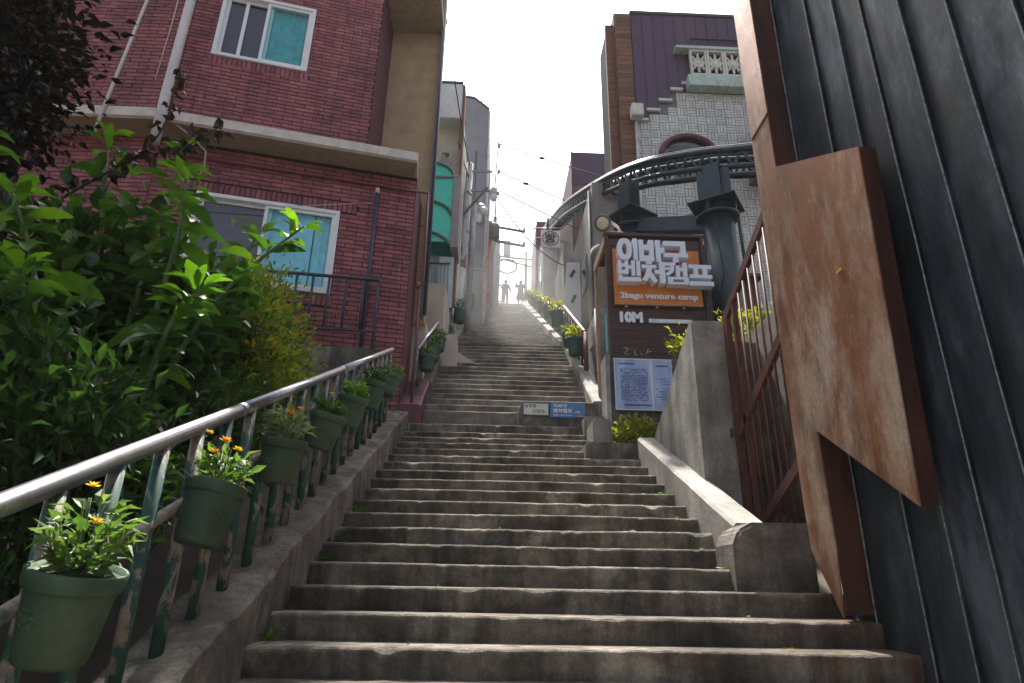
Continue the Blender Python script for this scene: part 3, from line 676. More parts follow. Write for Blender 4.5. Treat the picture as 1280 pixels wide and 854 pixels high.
T([Vector((-7.05, PJ.y - .6, 8.8)), Vector((-7.0, PJ.y - .6, 9.7)), Vector((-7.0, PJ.y - .12, 14.6))], .03, 8).build('conduit', 'pvc_pipe', house)
T([Vector((-6.63, PJ.y - .05, 10.6)), Vector((-6.6, PJ.y - .05, 12)), Vector((-6.62, PJ.y - .05, 14.6))], .012, 6).build('cord', 'rope', house)
T([FM @ Vector((-4.5, .5, 9.26)), FM @ Vector((-4.25, .4, 9.15)), FM @ Vector((-4.0, .2, 9.0)), FM @ Vector((-3.98, .15, 8.65)), FM @ Vector((-4.05, .1, 8.55))], .014, 6).build('loose_cord', 'rope', house)
T([FM @ Vector((-4.1, .12, 8.0)), FM @ Vector((-2.6, .10, 8.12)), FM @ Vector((-.95, .10, 8.5))], .007, 5).build('cord', 'rope', house)
# terrace railing in front of the lower window
tr = thing('terrace_railing', 'thin dark blue metal railing below the lower white window', 'railing', (-2.3, 10.5, 5.4))
TY = 10.5
def tb(a, b, r, nm): T([a, b], r, 8).build(nm, 'blue_pipe', tr)
tb((-4.6, TY - .35, 6.72), (-2.08, TY, 6.75), .033, 'top_rail'); tb((-4.6, TY - .35, 5.70), (-2.06, TY, 5.74), .024, 'bottom_rail')
for t in (.02, .12, .22, .33, .44, .55, .66, .78, .90): tb((-4.6 + 2.5 * t, TY - .35 + .35 * t, 5.70 + .03 * t), (-4.6 + 2.5 * t, TY - .35 + .35 * t, 6.73 + .03 * t), .024, 'baluster')
tb((-2.3, TY + .02, 5.2), (-2.3, TY + .02, 8.6), .036, 'tall_post'); tb((-2.1, TY, 5.2), (-2.1, TY, 6.74), .024, 'end_post')
MB().lathe((-2.3, TY + .02, 8.6), [(.04, 0), (.042, .1), (.02, .12)], 10).build('post_cap', 'rope', tr)
w = MB().box(-6.5, -2.04, 10.25, 10.6, 3.2, 5.36).build('garden_wall', 'wall_concrete', bev=.02)
tag(w, 'rough grey concrete garden wall below the thin dark blue railing', 'wall')

# ------------------------------------------------------------------ upper-left railing and pots
def flight2(y): return 4.57 + .659 * (y - 11.3)
def flight3(y): return 7.7 + .507 * (y - 16.33)
sloped_wall('kerb_wall', 'maroon_paint', -1.66, -1.25, 11.05, 12.3, lambda y: flight2(y) + .2, lambda y: flight2(y) - .8, 10, .012, label='maroon painted kerb wall at the foot of the upper stairs', cat='wall')
sloped_wall('kerb_wall', 'wall_concrete', -1.62, -1.2, 12.31, 14.1, lambda y: flight2(y) + .2, lambda y: flight2(y) - .8, 14, .012, label='grey concrete kerb wall under the short railing with three pots', cat='wall')
r2 = thing('stair_railing', 'short railing with steel handrail and three green pots beside the tan wall', 'railing', (-1.45, 11.6, 4.7))
def L2(y): return Vector((-1.45 + .046 * (y - 11.6), y, 5.83 + .64 * (y - 11.6)))
T([L2(11.58), L2(14.2)], .04, 12).build('handrail', 'stainless', r2)
T([L2(11.6), Vector((-1.53, 11.5, 4.62))], .036, 10).build('end_post', 'post_paint', r2)
for k in range(1, 8):
    p = L2(11.6 + .36 * k); T([p, Vector((p.x - .02, p.y, p.z - 1.05))], .03, 8).build('post', 'post_paint', r2)
for y, lab, fl in ((11.88, 'lowest green pot on the short railing beside the tan wall', []), (12.62, 'middle green pot on the short railing beside the tan wall, red blooms', [(.05, -.05, .2, .035, OR), (-.05, 0, .22, .03, OR)]), (13.4, 'highest green pot on the short railing beside the tan wall', [])):
    p = L2(y); flower_pot((p.x + .16, p.y, p.z - .52), lab, 'pots on the short upper railing', fl, 1.05, 'pot_dark', False, -1, (0, 0), 130)
# cream entry blocks beside the upper stairs
tag(MB().prism([(-1.27, 14.0, 6.0), (-.84, 14.0, 6.0), (-.84, 14.0, 7.02), (-.90, 14.0, 7.12), (-1.25, 14.0, 7.12)], (0, .5, 0)).build('entry_block', 'pink_plaster', bev=.01), 'cream plaster block standing on the upper stairs below the short railing end', 'block')
tag(MB().prism([(-.86, 14.4, 6.3), (-.42, 14.4, 6.3), (-.42, 14.4, 6.56), (-.86, 14.4, 6.84)], (0, .9, 0)).build('entry_ramp', 'pink_plaster', bev=.01), 'small wedge of cream plaster beside the cream block on the stairs', 'block')
tag(MB().box(-1.75, -1.22, 14.35, 16.2, 5.5, 8.6).build('base_wall', 'pink_plaster', bev=.02), 'cream plaster wall below the pale blue gate', 'wall')

# rails and pots of the top flight
def top_rail(name, label, xf, y0, y1, f, seg):
    r = thing(name, label, 'railing', (xf(y0), y0, f(y0)))
    n = seg; L = (y1 - y0) / n
    for k in range(n):
        a, b = y0 + k * L, y0 + (k + .93) * L
        T([(xf(a), a, f(a) + .8), (xf(a), a + .1, f(a) + 1.08), (xf(b), b, f(b) + 1.12), (xf(b), b + .08, f(b) + .9)], .04, 8).build('handrail', 'stainless', r)
        T([(xf(a), a, f(a) - .1), (xf(a), a, f(a) + .9)], .035, 8).build('post', 'post_paint', r)
        for q in range(1, int(L / .5)):
            yy = a + q * .5; T([(xf(yy), yy, f(yy) - .1), (xf(yy), yy, f(yy) + 1.1)], .028, 6).build('post', 'post_paint', r)
    return r
top_rail('stair_railing', 'railing with plants along the left edge of the hazy top stairs, below the utility pole', lambda y: -1.17, 16.6, 40.5, flight3, 5)
top_rail('stair_railing', 'railing climbing beside the leaning white board and the grey block', lambda y: 2.0 + .012 * (y - 16.3), 16.7, 40.5, flight3, 5)
rr = thing('stair_railing', 'short dark-ended railing just above the small blue plaque', 'railing', (2.02, 13.3, 5.6))
T([(2.05, 13.2, 5.45), (2.05, 13.2, 6.95)], .05, 8).build('end_post', 'gate_steel', rr); T([(2.05, 13.2, 6.95), (2.04, 13.35, 7.03), (1.95, 16.3, 8.95)], .042, 10).build('handrail', 'gate_steel', rr)
for k in range(1, 8):
    y = 13.2 + .42 * k; T([(2.04 - .03 * (y - 13.2), y, flight2(y) - .1), (2.04 - .03 * (y - 13.2), y, flight2(y) + 1.08)], .03, 8).build('post', 'gate_steel', rr)
sloped_wall('kerb_wall', 'parapet_concrete', 1.86, 2.14, 11.36, 16.2, lambda y: flight2(y) + .22, lambda y: flight2(y) - .8, 20, .012, label='pale concrete kerb wall under the short dark-ended railing', cat='wall')
sloped_wall('kerb_wall', 'grey_wall', 1.84, 2.25, 16.25, 40.8, lambda y: flight3(y) + .2, lambda y: flight3(y) - .8, 30, .012, label='grey kerb wall along the far stairs, on the leaning white board side', cat='wall')
sloped_wall('kerb_wall', 'grey_wall', -1.45, -1.03, 16.25, 40.8, lambda y: flight3(y) + .2, lambda y: flight3(y) - .8, 30, .012, label='grey kerb wall along the far stairs, on the utility pole side', cat='wall')
flower_pot((1.86, 13.55, 6.5), 'dark green pot with orange blooms at the end of the short dark railing', 'pots on the right of the upper stairs', [(-.06, -.05, .22, .035, OR), (.05, -.06, .2, .03, OR)], 1.25, 'pot_dark', False, 1, (0, 0), 170, 'leaf_yellow', .26)
flower_pot((1.84, 14.35, 7.0), 'second dark green pot up the short dark railing', 'pots on the right of the upper stairs', [], 1.2, 'pot_dark', False, 1, (0, 0), 130, 'leaf_pot')
def fp_far(y, x, lab, grp, yel): flower_pot((x, y, flight3(y) + .62), lab, grp, [], 1.35, 'pot_dark', False, 1 if x > 0 else -1, (0, 0), 110, 'leaf_yellow' if yel else 'leaf_pot', .26)
ORD = ['lowest', 'second', 'third', 'fourth', 'fifth', 'sixth', 'seventh']
for k in range(7): fp_far(16.9 + 3.1 * k, 1.82 + .012 * k * 3, ORD[k] + ' planted pot up the far railing beside the leaning white board', 'pots along the far right railing', True)
for k in range(6): fp_far(17.0 + 3.4 * k, -1.0, ORD[k] + ' planted pot up the far railing below the utility pole', 'pots along the far left railing', False)

# ------------------------------------------------------------------ right: black building, rusty steel post and panel
bb = thing('black_building', 'black sheet metal wall with standing seams rising beside the steps', 'building', (5, 3, 0))
seams = [4.98, 4.62, 4.1, 3.75, 3.45, 3.1, 2.755, 2.375, 2.0, 1.65, 1.3, .95, .6, .25, -.1, -.5, -1, -1.5]
for a, b in zip(seams[1:], seams[:-1]):
    d = random.uniform(0, .012)
    mb = MB(); nz = 14; pts = []
    for k in range(nz + 1):
        z = -.3 + 10.3 * k / nz; q = noise.noise((a * 3, z * .8, 1)) * .012
        pts += [(2.665 + d + q, b - .006, z), (2.650 + d + q * 1.6 + .012 * noise.noise((a * 2, z * 1.7, 4)), (a + b) / 2, z), (2.645 + d + q, a + .006, z), (2.9, a + .006, z), (2.9, b - .006, z)]
    fc = [(k * 5 + i, k * 5 + (i + 1) % 5, (k + 1) * 5 + (i + 1) % 5, (k + 1) * 5 + i) for k in range(nz) for i in range(5)] + [(0, 1, 2, 3, 4), tuple(nz * 5 + i for i in range(5))]
    mb.poly(pts, fc, False).build('cladding_panel', 'black_sheet', bb)
for a in seams[1:-1]:
    T([(2.648 + .008 * noise.noise((z * 2, a, 0)), a + .006 * noise.noise((z * 1.3, a, 3)), z) for z in [-.3 + .5 * k for k in range(22)]], .0065, 5).build('seam', 'seam_edge', bb)
MB().box(2.9, 9, -1.5, 4.97, -.3, 9.99).build('core_wall', 'black_sheet', bb)
MB().box(2.7, 9.2, -1.6, 5.1, 10.0, 10.2).build('roof', 'roof_dark', bb)
st = thing('steel_sign', 'rusted steel post with a big blank slanted panel on the black wall', 'sign', (2.6, 4.8, 1.6))
post = MB().prism([(2.45, 5.0, 10.4), (2.45, 4.64, 10.4), (2.45, 4.64, 1.9), (2.45, 4.68, 1.44), (2.45, 5.0, 1.90), (2.45, 5.02, 2.4)], (.012, 0, 0)).build('post', 'corten', st)
MB().box(2.464, 2.66, 4.645, 4.66, 1.46, 10.4).build('post_flank', 'corten_dark_shaded', post)  # shade of the post's camera-facing side painted in by the darker corten
MB().prism([(2.464, 5.0, 10.4), (2.70, 5.0, 10.4), (2.70, 5.0, 1.6), (2.464, 5.0, 1.95)], (0, .012, 0)).build('post_flank', 'corten_dark_shaded', post)
MB().box(2.44, 2.452, 4.64, 5.0, 5.68, 5.70).build('weld_line', 'corten_dark_shaded', post)
pan = MB().prism([(2.435, 4.70, 5.14), (2.435, 3.49, 4.43), (2.435, 3.62, 2.06), (2.435, 4.70, 2.78)], (.012, 0, 0)).build('panel', 'corten', st, bev=.003)
MB().prism([(2.449, 3.492, 4.428), (2.449, 3.622, 2.062), (2.565, 3.632, 2.075), (2.565, 3.502, 4.436)], (0, .012, 0)).build('panel_flank', 'corten_dark_shaded', pan)
MB().prism([(2.449, 4.63, 5.098), (2.449, 3.51, 4.442), (2.565, 3.51, 4.442), (2.565, 4.63, 5.098)], (0, 0, -.012)).build('panel_flank', 'corten_dark_shaded', pan)
MB().prism([(2.449, 4.63, 2.73), (2.449, 3.64, 2.075), (2.565, 3.64, 2.075), (2.565, 4.63, 2.73)], (0, 0, .012)).build('panel_flank', 'corten_dark_shaded', pan)
for (yy, zz) in ((3.9, 4.2), (3.95, 2.8), (4.4, 4.6), (4.4, 3.1)): MB().box(2.56, 2.68, yy - .04, yy + .04, zz - .04, zz + .04).build('standoff', 'corten_dark_shaded', pan)
MB().bar((2.432, 3.93, 3.73), (2.432, 4.0, 3.73), .004, .016).build('paint_mark', 'petal_yellow', pan)

# gate between the pier and the post
gt = thing('steel_gate', 'rust brown steel gate of thin bars with slanting rails', 'gate', (2.72, 6.2, 2.2))
GX = 2.72
def gb(y0, z0, y1, z1, w=.07, nm='rail'): MB().bar((GX, y0, z0), (GX, y1, z1), .05, w).build(nm, 'gate_steel', gt)
gb(6.86, 4.57, 5.35, 5.25, .11, 'top_rail'); gb(6.76, 3.20, 5.4, 3.92, .10, 'middle_rail'); gb(6.45, 2.23, 5.45, 2.68, .10, 'lower_rail')
MB().box(GX - .03, GX + .03, 6.75, 6.85, 2.0, 4.62).build('hinge_post', 'gate_steel', gt); MB().box(GX - .025, GX + .025, 6.52, 6.58, 2.0, 4.68).build('stile', 'gate_steel', gt)
for k in range(7):
    y = 6.40 - .16 * k; T([(GX + .005, y, 2.05), (GX + .005, y, 4.62 + (6.86 - y) * .44)], .014, 6).build('bar', 'gate_steel', gt)
pl = thing('padlock', 'small dark blue padlock with steel shackle on the gate post', 'padlock', (2.66, 6.86, 3.2))
MB().box(2.645, 2.675, 6.84, 6.92, 3.18, 3.28).build('body', 'padlock_blue', pl, bev=.006)
T([(2.66, 6.86, 3.27), (2.66, 6.86, 3.35), (2.66, 6.88, 3.375), (2.66, 6.90, 3.35), (2.66, 6.90, 3.27)], .007, 6).build('shackle', 'padlock_steel', pl)
tag(MB().box(3.4, 3.7, 5.2, 9.2, 1.5, 4.82).build('yard_wall', 'wall_concrete', bev=.02), 'brownish concrete wall behind the thin bars of the gate', 'wall')

# parapet, pier, blocks
sloped_wall('stair_parapet', 'parapet_concrete', 2.10, 2.40, 5.62, 8.98, lambda y: zs(y) + .28, lambda y: zs(y) - .6, 34, .006, label='pale sunlit sloping concrete parapet at the edge of the lower steps', cat='parapet')
mb = MB().prism([(2.33, 6.88, 2.2), (2.33, 6.88, 4.58), (2.33, 7.0, 4.6), (2.33, 8.95, 3.62), (2.33, 9.0, 3.3), (2.33, 9.0, 2.6)], (.42, 0, 0))
tag(mb.build('retaining_pier', 'pier_concrete', bev=.025), 'tall grey concrete pier with a steeply sloping back, beside the gate', 'wall')
mb = MB().prism([(1.95, 5.24, 1.5), (2.60, 5.24, 1.5), (2.60, 5.24, 2.12), (2.12, 5.24, 2.12), (2.0, 5.24, 2.06), (1.95, 5.24, 1.95)], (0, .46, 0))
tag(mb.build('parapet_post', 'wall_concrete', bev=.025), 'stubby rounded concrete post at the foot of the pale parapet', 'post')
mb = MB().prism([(2.56, 5.03, 1.9), (2.63, 5.03, 1.9), (2.63, 5.03, 2.62), (2.56, 5.03, 2.52)], (0, .2, 0))
tag(mb.build('gate_stub', 'wall_concrete', bev=.008), 'thin rust-stained concrete stub between gate and rusted post', 'post')
tag(MB().box(1.36, 2.48, 9.0, 9.55, 2.9, 3.56).build('landing_block', 'wall_concrete', bev=.025), 'low brown-grey concrete block at the top of the pale parapet', 'block')
tag(MB().box(1.57, 1.86, 9.6, 10.3, 3.2, 4.06).build('kerb_post', 'grey_wall', bev=.03), 'small smooth concrete post in front of the information stand', 'post')
tag(MB().prism([(.46, 11.0, 3.9), (1.9, 11.0, 3.9), (1.9, 11.0, 4.69), (.55, 11.0, 4.69), (.48, 11.0, 4.5)], (0, .38, 0)).build('plaque_block', 'wall_concrete', bev=.02), 'concrete block on the landing carrying a white and a blue plaque', 'block')
tag(MB().prism([(1.56, 10.4, 3.6), (1.95, 10.4, 3.6), (1.95, 10.4, 4.30), (1.56, 10.4, 4.30)], (0, .5, 0)).build('kerb_block', 'wall_concrete', bev=.02), 'rough concrete block behind the small smooth post', 'block')
# white and blue plaques
pw = thing('plaque', 'small white plaque with handwritten dark lettering', 'plaque', (.8, 10.98, 4.43))
MB().box(.56, 1.02, 10.965, 10.998, 4.43, 4.66).build('frame', 'lamp_housing', pw); MB().box(.575, 1.005, 10.957, 10.966, 4.445, 4.645).build('face', 'sign_white', pw)
put_text('남영동', 'ink', pw, .59, .80, 4.57, 4.635, 10.955, .002, .004); put_text('인장에~', 'ink', pw, .73, .98, 4.47, 4.54, 10.955, .002, .004)
pb = thing('plaque', 'small blue plaque with white lettering beside the white plaque', 'plaque', (1.36, 10.96, 4.4))
MB().box(1.045, 1.665, 10.95, 10.998, 4.40, 4.675).build('face', 'sign_blue', pb, bev=.004)
put_text('이바구', 'letter_white', pb, 1.095, 1.34, 4.575, 4.645, 10.944, .003, .03); put_text('벤처캠프', 'letter_white', pb, 1.095, 1.43, 4.485, 4.56, 10.944, .003, .03)
put_text('2bagu venture camp', 'letter_white', pb, 1.095, 1.43, 4.425, 4.46, 10.947, .002, .01); put_text('10M', 'sign_white', pb, 1.47, 1.57, 4.48, 4.525, 10.944, .003, .03)
MB().box(1.53, 1.645, 10.945, 10.951, 4.408, 4.425).build('red_stripe', 'ink_red', pb); MB().box(1.52, 1.62, 10.945, 10.951, 4.427, 4.437).build('white_stripe', 'sign_white', pb)
# information stand
inf = thing('information_stand', 'dark concrete stand with a printed blue information board', 'information board', (2.5, 10.3, 3.6))
MB().box(1.98, 3.2, 10.22, 10.6, 3.3, 5.30).build('stand', 'dark_stand', inf, bev=.02); MB().box(1.9, 1.977, 10.12, 10.62, 3.3, 5.31).build('stand_edge', 'pier_concrete', inf, bev=.015)
ib = MB().box(2.06, 3.02, 10.165, 10.218, 4.37, 5.24).build('board', 'info_print', inf)
for (a, b, c, d) in [(2.05, 3.03, 5.24, 5.255), (2.05, 3.03, 4.355, 4.37), (2.05, 2.062, 4.37, 5.24), (3.018, 3.03, 4.37, 5.24), (2.665, 2.69, 4.38, 5.23)]: MB().box(a, b, 10.16, 10.2, c, d).build('board_edge', 'white_panel', ib)
pr = MB()
for k in range(21):
    z = 5.06 - k * .027; x = 2.15
    while x < 2.6:
        w_ = random.uniform(.015, .06)
        if random.random() < .82: pr.box(x, min(x + w_, 2.61), 10.1625, 10.166, z, z + .011)
        x += w_ + .012
for k in range(9):
    z = 4.9 - k * .045; x = 2.74
    while x < 2.97:
        w_ = random.uniform(.015, .05)
        if random.random() < .6: pr.box(x, x + w_, 10.1625, 10.166, z, z + .012)
        x += w_ + .015
x = 2.2
for (x0, x1, z) in [(2.13, 2.38, 5.15), (2.2, 2.62, 4.43), (2.76, 2.95, 5.12)]:
    x = x0
    while x < x1: pr.box(x, x + .022, 10.1615, 10.166, z, z + .026); x += .03
tag(pr.build('printed_text', 'ink', ib), kind='stuff')

# ------------------------------------------------------------------ dark wooden sign hut
hut = thing('wooden_hut', 'dark brown plank hut behind the information stand, open at its side', 'hut', (2.9, 10.6, 5.2))
HX0, HX1, HY0 = 2.03, 3.86, 10.42
nb = 17
for k in range(nb):
    z0 = 5.31 + k * (7.72 - 5.31) / nb; MB().box(HX0 + .06, HX1 - .05, HY0 + .001 * (k % 2), HY0 + .03, z0, z0 + (7.72 - 5.31) / nb - .006).build('plank', 'dark_wood', hut)
MB().box(HX0 + .03, HX1, HY0 + .032, HY0 + .08, 4.2, 7.74).build('back_panel', 'gate_steel', hut)
for x in (HX0, HX1 - .045): MB().box(x, x + .055, HY0 - .03, HY0 + .08, 4.3 if x < 3 else 5.2, 7.78).build('post', 'dark_wood', hut)
MB().box(HX0 - .02, HX1 + .03, HY0 - .04, HY0 + 1.25, 7.785, 7.84).build('roof', 'dark_wood', hut)
MB().box(HX0 - .02, HX0 + .03, HY0 + .03, HY0 + 1.2, 7.60, 7.78).build('side_header', 'pale_wood', hut)
MB().box(HX0 - .01, HX0 + .05, HY0 + 1.12, HY0 + 1.22, 4.3, 7.6).build('post', 'pale_wood', hut)
MB().box(HX0 + .2, HX0 + .24, HY0 + .1, HY0 + 1.2, 4.3, 7.7).build('inner_wall', 'dark_wood', hut)
MB().box(HX0 + .04, HX0 + .06, HY0 + .35, HY0 + .5, 5.62, 6.36).build('teal_notice', 'teal_notice', hut)
for k in range(15):
    z0 = 4.8 + k * .165; MB().box(HX1 + .15, 5.7, 12.25 + .002 * (k % 2), 12.3, z0, z0 + .158).build('plank', 'dark_wood', hut)
MB().box(HX1 + .12, 5.7, 12.302, 12.34, 4.5, 7.9).build('back_panel', 'gate_steel', hut)
MB().box(HX1 + .1, 5.75, 12.1, 12.5, 7.9, 7.98).build('roof', 'roof_dark', hut)
MB().box(HX1 - .05, HX1 + .12, HY0 + .09, 12.3, 4.2, 7.7).build('side_wall', 'dark_wood', hut)
# orange board with raised letters
ob = thing('orange_sign', 'orange board with big white raised Korean letters on the dark hut', 'sign', (2.95, 10.38, 6.36))
MB().box(2.15, 3.745, 10.345, 10.385, 6.37, 7.47).build('board', 'orange_board', ob, bev=.004)
MB().box(2.15, 3.745, 10.335, 10.386, 6.345, 6.368).build('bottom_strip', 'pale_wood', ob)
for x in (2.36, 2.92, 3.4): MB().box(x - .02, x + .02, 10.37, 10.41, 6.31, 6.34).build('clip', 'ceramic', ob)
def ring(cx, cz, rx, rz, ix, iz, n=28, p=2.0):
    def e(a, b, k):
        t = 2 * math.pi * k / n; c, s = math.cos(t), math.sin(t)
        return (cx + a * math.copysign(abs(c) ** (2 / p), c), cz + b * math.copysign(abs(s) ** (2 / p), s))
    return [e(rx, rz, k) for k in range(n)], [e(ix, iz, k) for k in range(n)]
class Glyph:
    def __init__(s, x, z, w, h, y0, y1): s.mb = MB(); s.x, s.z, s.w, s.h, s.y0, s.y1 = x, z, w, h, y0, y1; s.k = 0
    def P(s, u, v): return (s.x + u * s.w, s.z + v * s.h)
    def r(s, u0, u1, v0, v1):
        a, b = s.P(u0, v0); c, d = s.P(u1, v1); s.mb.box(a, c, s.y0 - .0018 * s.k, s.y1, b, d); s.k += 1; return s
    def p(s, pts):
        q = [(*s.P(u, v),) for u, v in pts]; s.mb.prism([(a, s.y0 - .0018 * s.k, b) for a, b in q], (0, s.y1 - s.y0 + .0018 * s.k, 0)); s.k += 1; return s
    def o(s, cu, cv, ru, rv, iu, iv, p=2.0):
        A, I = ring(cu, cv, ru, rv, iu, iv, p=p); n = len(A); y0 = s.y0 - .0018 * s.k; s.k += 1
        pts = []
        for L in (A, I):
            for yy in (y0, s.y1): pts += [(s.P(*q)[0], yy, s.P(*q)[1]) for q in L]
        f = []
        for k in range(n):
            m = (k + 1) % n
            f += [(k, m, n + m, n + k), (2 * n + k, 3 * n + k, 3 * n + m, 2 * n + m), (k, 2 * n + k, 2 * n + m, m), (n + k, n + m, 3 * n + m, 3 * n + k)]
        s.mb.poly(pts, f); return s
    def done(s, parent, mat='letter_white', name='letter'): return s.mb.build(name, mat, parent)
LY0, LY1 = 10.18, 10.343
g = Glyph(2.205, 7.16, .37, .44, LY0, LY1); g.o(.36, .5, .36, .5, .12, .26, 2.6).r(.79, 1.0, 0, 1.0).done(ob)
g = Glyph(2.60, 7.14, .44, .44, LY0, LY1); g.r(0, .2, .0, 1).r(.42, .62, 0, 1).r(.2, .42, .52, .76).r(.2, .42, 0, .26).r(.7, .9, -.02, 1).r(.9, 1.06, .4, .64).done(ob)
g = Glyph(3.06, 7.11, .41, .46, LY0, LY1); g.r(0, .98, .78, 1).r(.74, .98, .45, .78).r(-.04, 1.06, .28, .46).r(.38, .62, -.08, .28).done(ob)
g = Glyph(2.205, 6.72, .40, .42, LY0, LY1); g.r(0, .15, .36, 1).r(.32, .46, .36, 1).r(.15, .32, .7, .86).r(.15, .32, .36, .55).r(.46, .6, .6, .76).r(.6, .76, .28, 1).r(.82, 1, .28, 1).r(0, .16, 0, .3).r(.16, 1, 0, .2).done(ob)
g = Glyph(2.63, 6.70, .42, .43, LY0, LY1); g.r(.2, .46, .9, 1.02).r(0, .64, .70, .86).p([(.22, .70), (.44, .70), (.40, .42), (.18, .08), (-.02, .14), (.16, .42)]).p([(.30, .5), (.44, .5), (.66, .1), (.5, 0), (.3, .32)]).r(.56, .76, .44, .62).r(.76, 1.0, 0, 1).done(ob)
g = Glyph(3.05, 6.69, .42, .44, LY0, LY1); g.r(0, .40, .84, 1).p([(.24, .84), (.42, .84), (.38, .58), (.1, .38), (-.02, .46), (.2, .62)]).r(0, .26, .66, .76).r(.48, .64, .36, 1).r(.64, .78, .6, .76).r(.78, .96, .36, 1).r(.1, .98, 0, .1).r(.1, .98, .22, .33).r(.1, .32, .1, .22).r(.78, .98, .1, .22).done(ob)
g = Glyph(3.49, 6.68, .41, .42, LY0, LY1); g.r(0, 1, .82, 1).r(.2, .4, .52, .82).r(.6, .8, .52, .82).r(0, 1, .36, .52).r(-.04, 1.04, 0, .2).done(ob)
put_text('2bagu venture camp', 'letter_white', ob, 2.25, 3.66, 6.43, 6.58, 10.335, .012, .032)
# distance mark on the planks
dm = thing('distance_mark', 'white raised lettering 10M with dashes on the hut planks', 'sign', (2.6, 10.4, 6.0))
put_text('10M', 'letter_white', dm, 2.24, 2.65, 6.02, 6.23, 10.405, .012, .065)
for (a, b) in [(2.76, 2.81), (2.82, 2.865), (2.875, 2.915), (2.925, 3.52)]: MB().box(a, b, 10.39, 10.421, 6.03, 6.10).build('dash', 'letter_white', dm)
sc_ = MB()
for (a, b) in [((2.28, 5.55), (2.36, 5.53)), ((2.36, 5.53), (2.3, 5.44)), ((2.3, 5.44), (2.37, 5.42)), ((2.47, 5.5), (2.48, 5.41)), ((2.48, 5.41), (2.52, 5.43)), ((2.57, 5.45), (2.62, 5.42)), ((2.67, 5.42), (2.72, 5.54)), ((2.69, 5.47), (2.77, 5.49))]:
    sc_.bar((a[0], 10.416, a[1]), (b[0], 10.416, b[1]), .008, .008)
sc_.build('chalk_scrawl', 'ceramic', hut)
fl = thing('floodlight', 'round floodlight on a pale bracket above the dark hut', 'lamp', (2.2, 10.7, 7.84))
T([(2.42, 10.9, 7.84), (2.42, 10.9, 8.2), (2.38, 10.85, 8.24), (2.12, 10.6, 8.24)], .03, 8).build('bracket', 'lamp_bracket', fl)
ax = Vector((-.35, -.75, -.55)).normalized(); hd = MB().lathe((2.02, 10.5, 8.1), [(.03, -.12), (.09, -.1), (.15, -.03), (.165, 0), (.165, .02), (.145, .022)], 20, True, ax).build('head', 'lamp_housing', fl)
MB().lathe(Vector((2.02, 10.5, 8.1)) + ax * .012, [(.14, 0), (.10, .018), (.02, .024)], 20, True, ax).build('lens', 'lamp_glass', hd)
MB().box(2.22, 2.46, 10.75, 10.85, 7.9, 8.08).build('ballast_box', 'lamp_bracket', fl)

# ------------------------------------------------------------------ monorail track and columns
def cr(P, n=12):
    P = [Vector(p) for p in P]; out = []
    for i in range(len(P) - 1):
        p0, p1, p2, p3 = P[max(i - 1, 0)], P[i], P[i + 1], P[min(i + 2, len(P) - 1)]
        for k in range(n):
            t = k / n; out.append(.5 * ((2 * p1) + (-p0 + p2) * t + (2 * p0 - 5 * p1 + 4 * p2 - p3) * t * t + (-p0 + 3 * p1 - 3 * p2 + p3) * t ** 3))
    return out + [P[-1]]
path = cr([(7.6, 10.4, 10.35), (5.5, 11.3, 10.62), (4.53, 12.05, 11.0), (3.5, 13.1, 11.42), (2.9, 15.3, 12.42), (2.47, 19.8, 14.6), (2.42, 25, 17.1), (2.5, 29, 19.1)], 10)
tk = thing('monorail_track', 'curved dark steel monorail track with a zigzag truss above the hut', 'track', (4.2, 12, 9.3))
side = []
for i, p in enumerate(path):
    t = (path[min(i + 1, len(path) - 1)] - path[max(i - 1, 0)]); t.z = 0; t.normalize(); side.append(Vector((t.y, -t.x, 0)))
W_ = .42
sgn = 1 if side[10].dot(Vector((0, 1, 0))) > 0 else -1
outer = path; inner = [p + s * sgn * W_ for p, s in zip(path, side)]
dn = Vector((0, 0, -.44))
for nm, L, dz, r, mat in (('rail', outer, 0, .085, 'track_steel'), ('rail', outer, -.44, .065, 'track_steel'), ('rail', inner, 0, .085, 'track_steel'), ('rail', inner, -.44, .06, 'track_steel'), ('power_rail', outer, -.12, .03, 'track_steel'), ('cable', inner, .12, .025, 'cable')):
    T([p + Vector((0, 0, dz)) for p in L], r, 8).build(nm, mat, tk)
T([p + Vector((0, 0, .09)) - s * sgn * .02 for p, s in zip(outer, side)], .03, 6).build('rail_cap', 'track_bright', tk)
T([p + Vector((0, 0, -.62)) for p in outer[:34]], .028, 6).build('cable_tray', 'track_bright', tk)
def sample(L, step):
    out = [L[0]]; acc = 0
    for a, b in zip(L[:-1], L[1:]):
        d = (b - a).length; t = step - acc
        while t <= d: out.append(a.lerp(b, t / d)); t += step
        acc = (acc + d) % step
    return out
for L in (outer, inner):
    S = sample(L, .21)
    for k in range(len(S) - 1):
        a, b = (S[k], S[k + 1] + dn) if k % 2 == 0 else (S[k] + dn, S[k + 1])
        MB().bar(a, b, .05, .05).build('truss_bar', 'track_steel', tk)
So, Si = sample(outer, .63), sample(inner, .63)
for a, b in zip(So, Si): MB().bar(a + dn, b + dn, .05, .05).build('cross_tie', 'track_steel', tk)
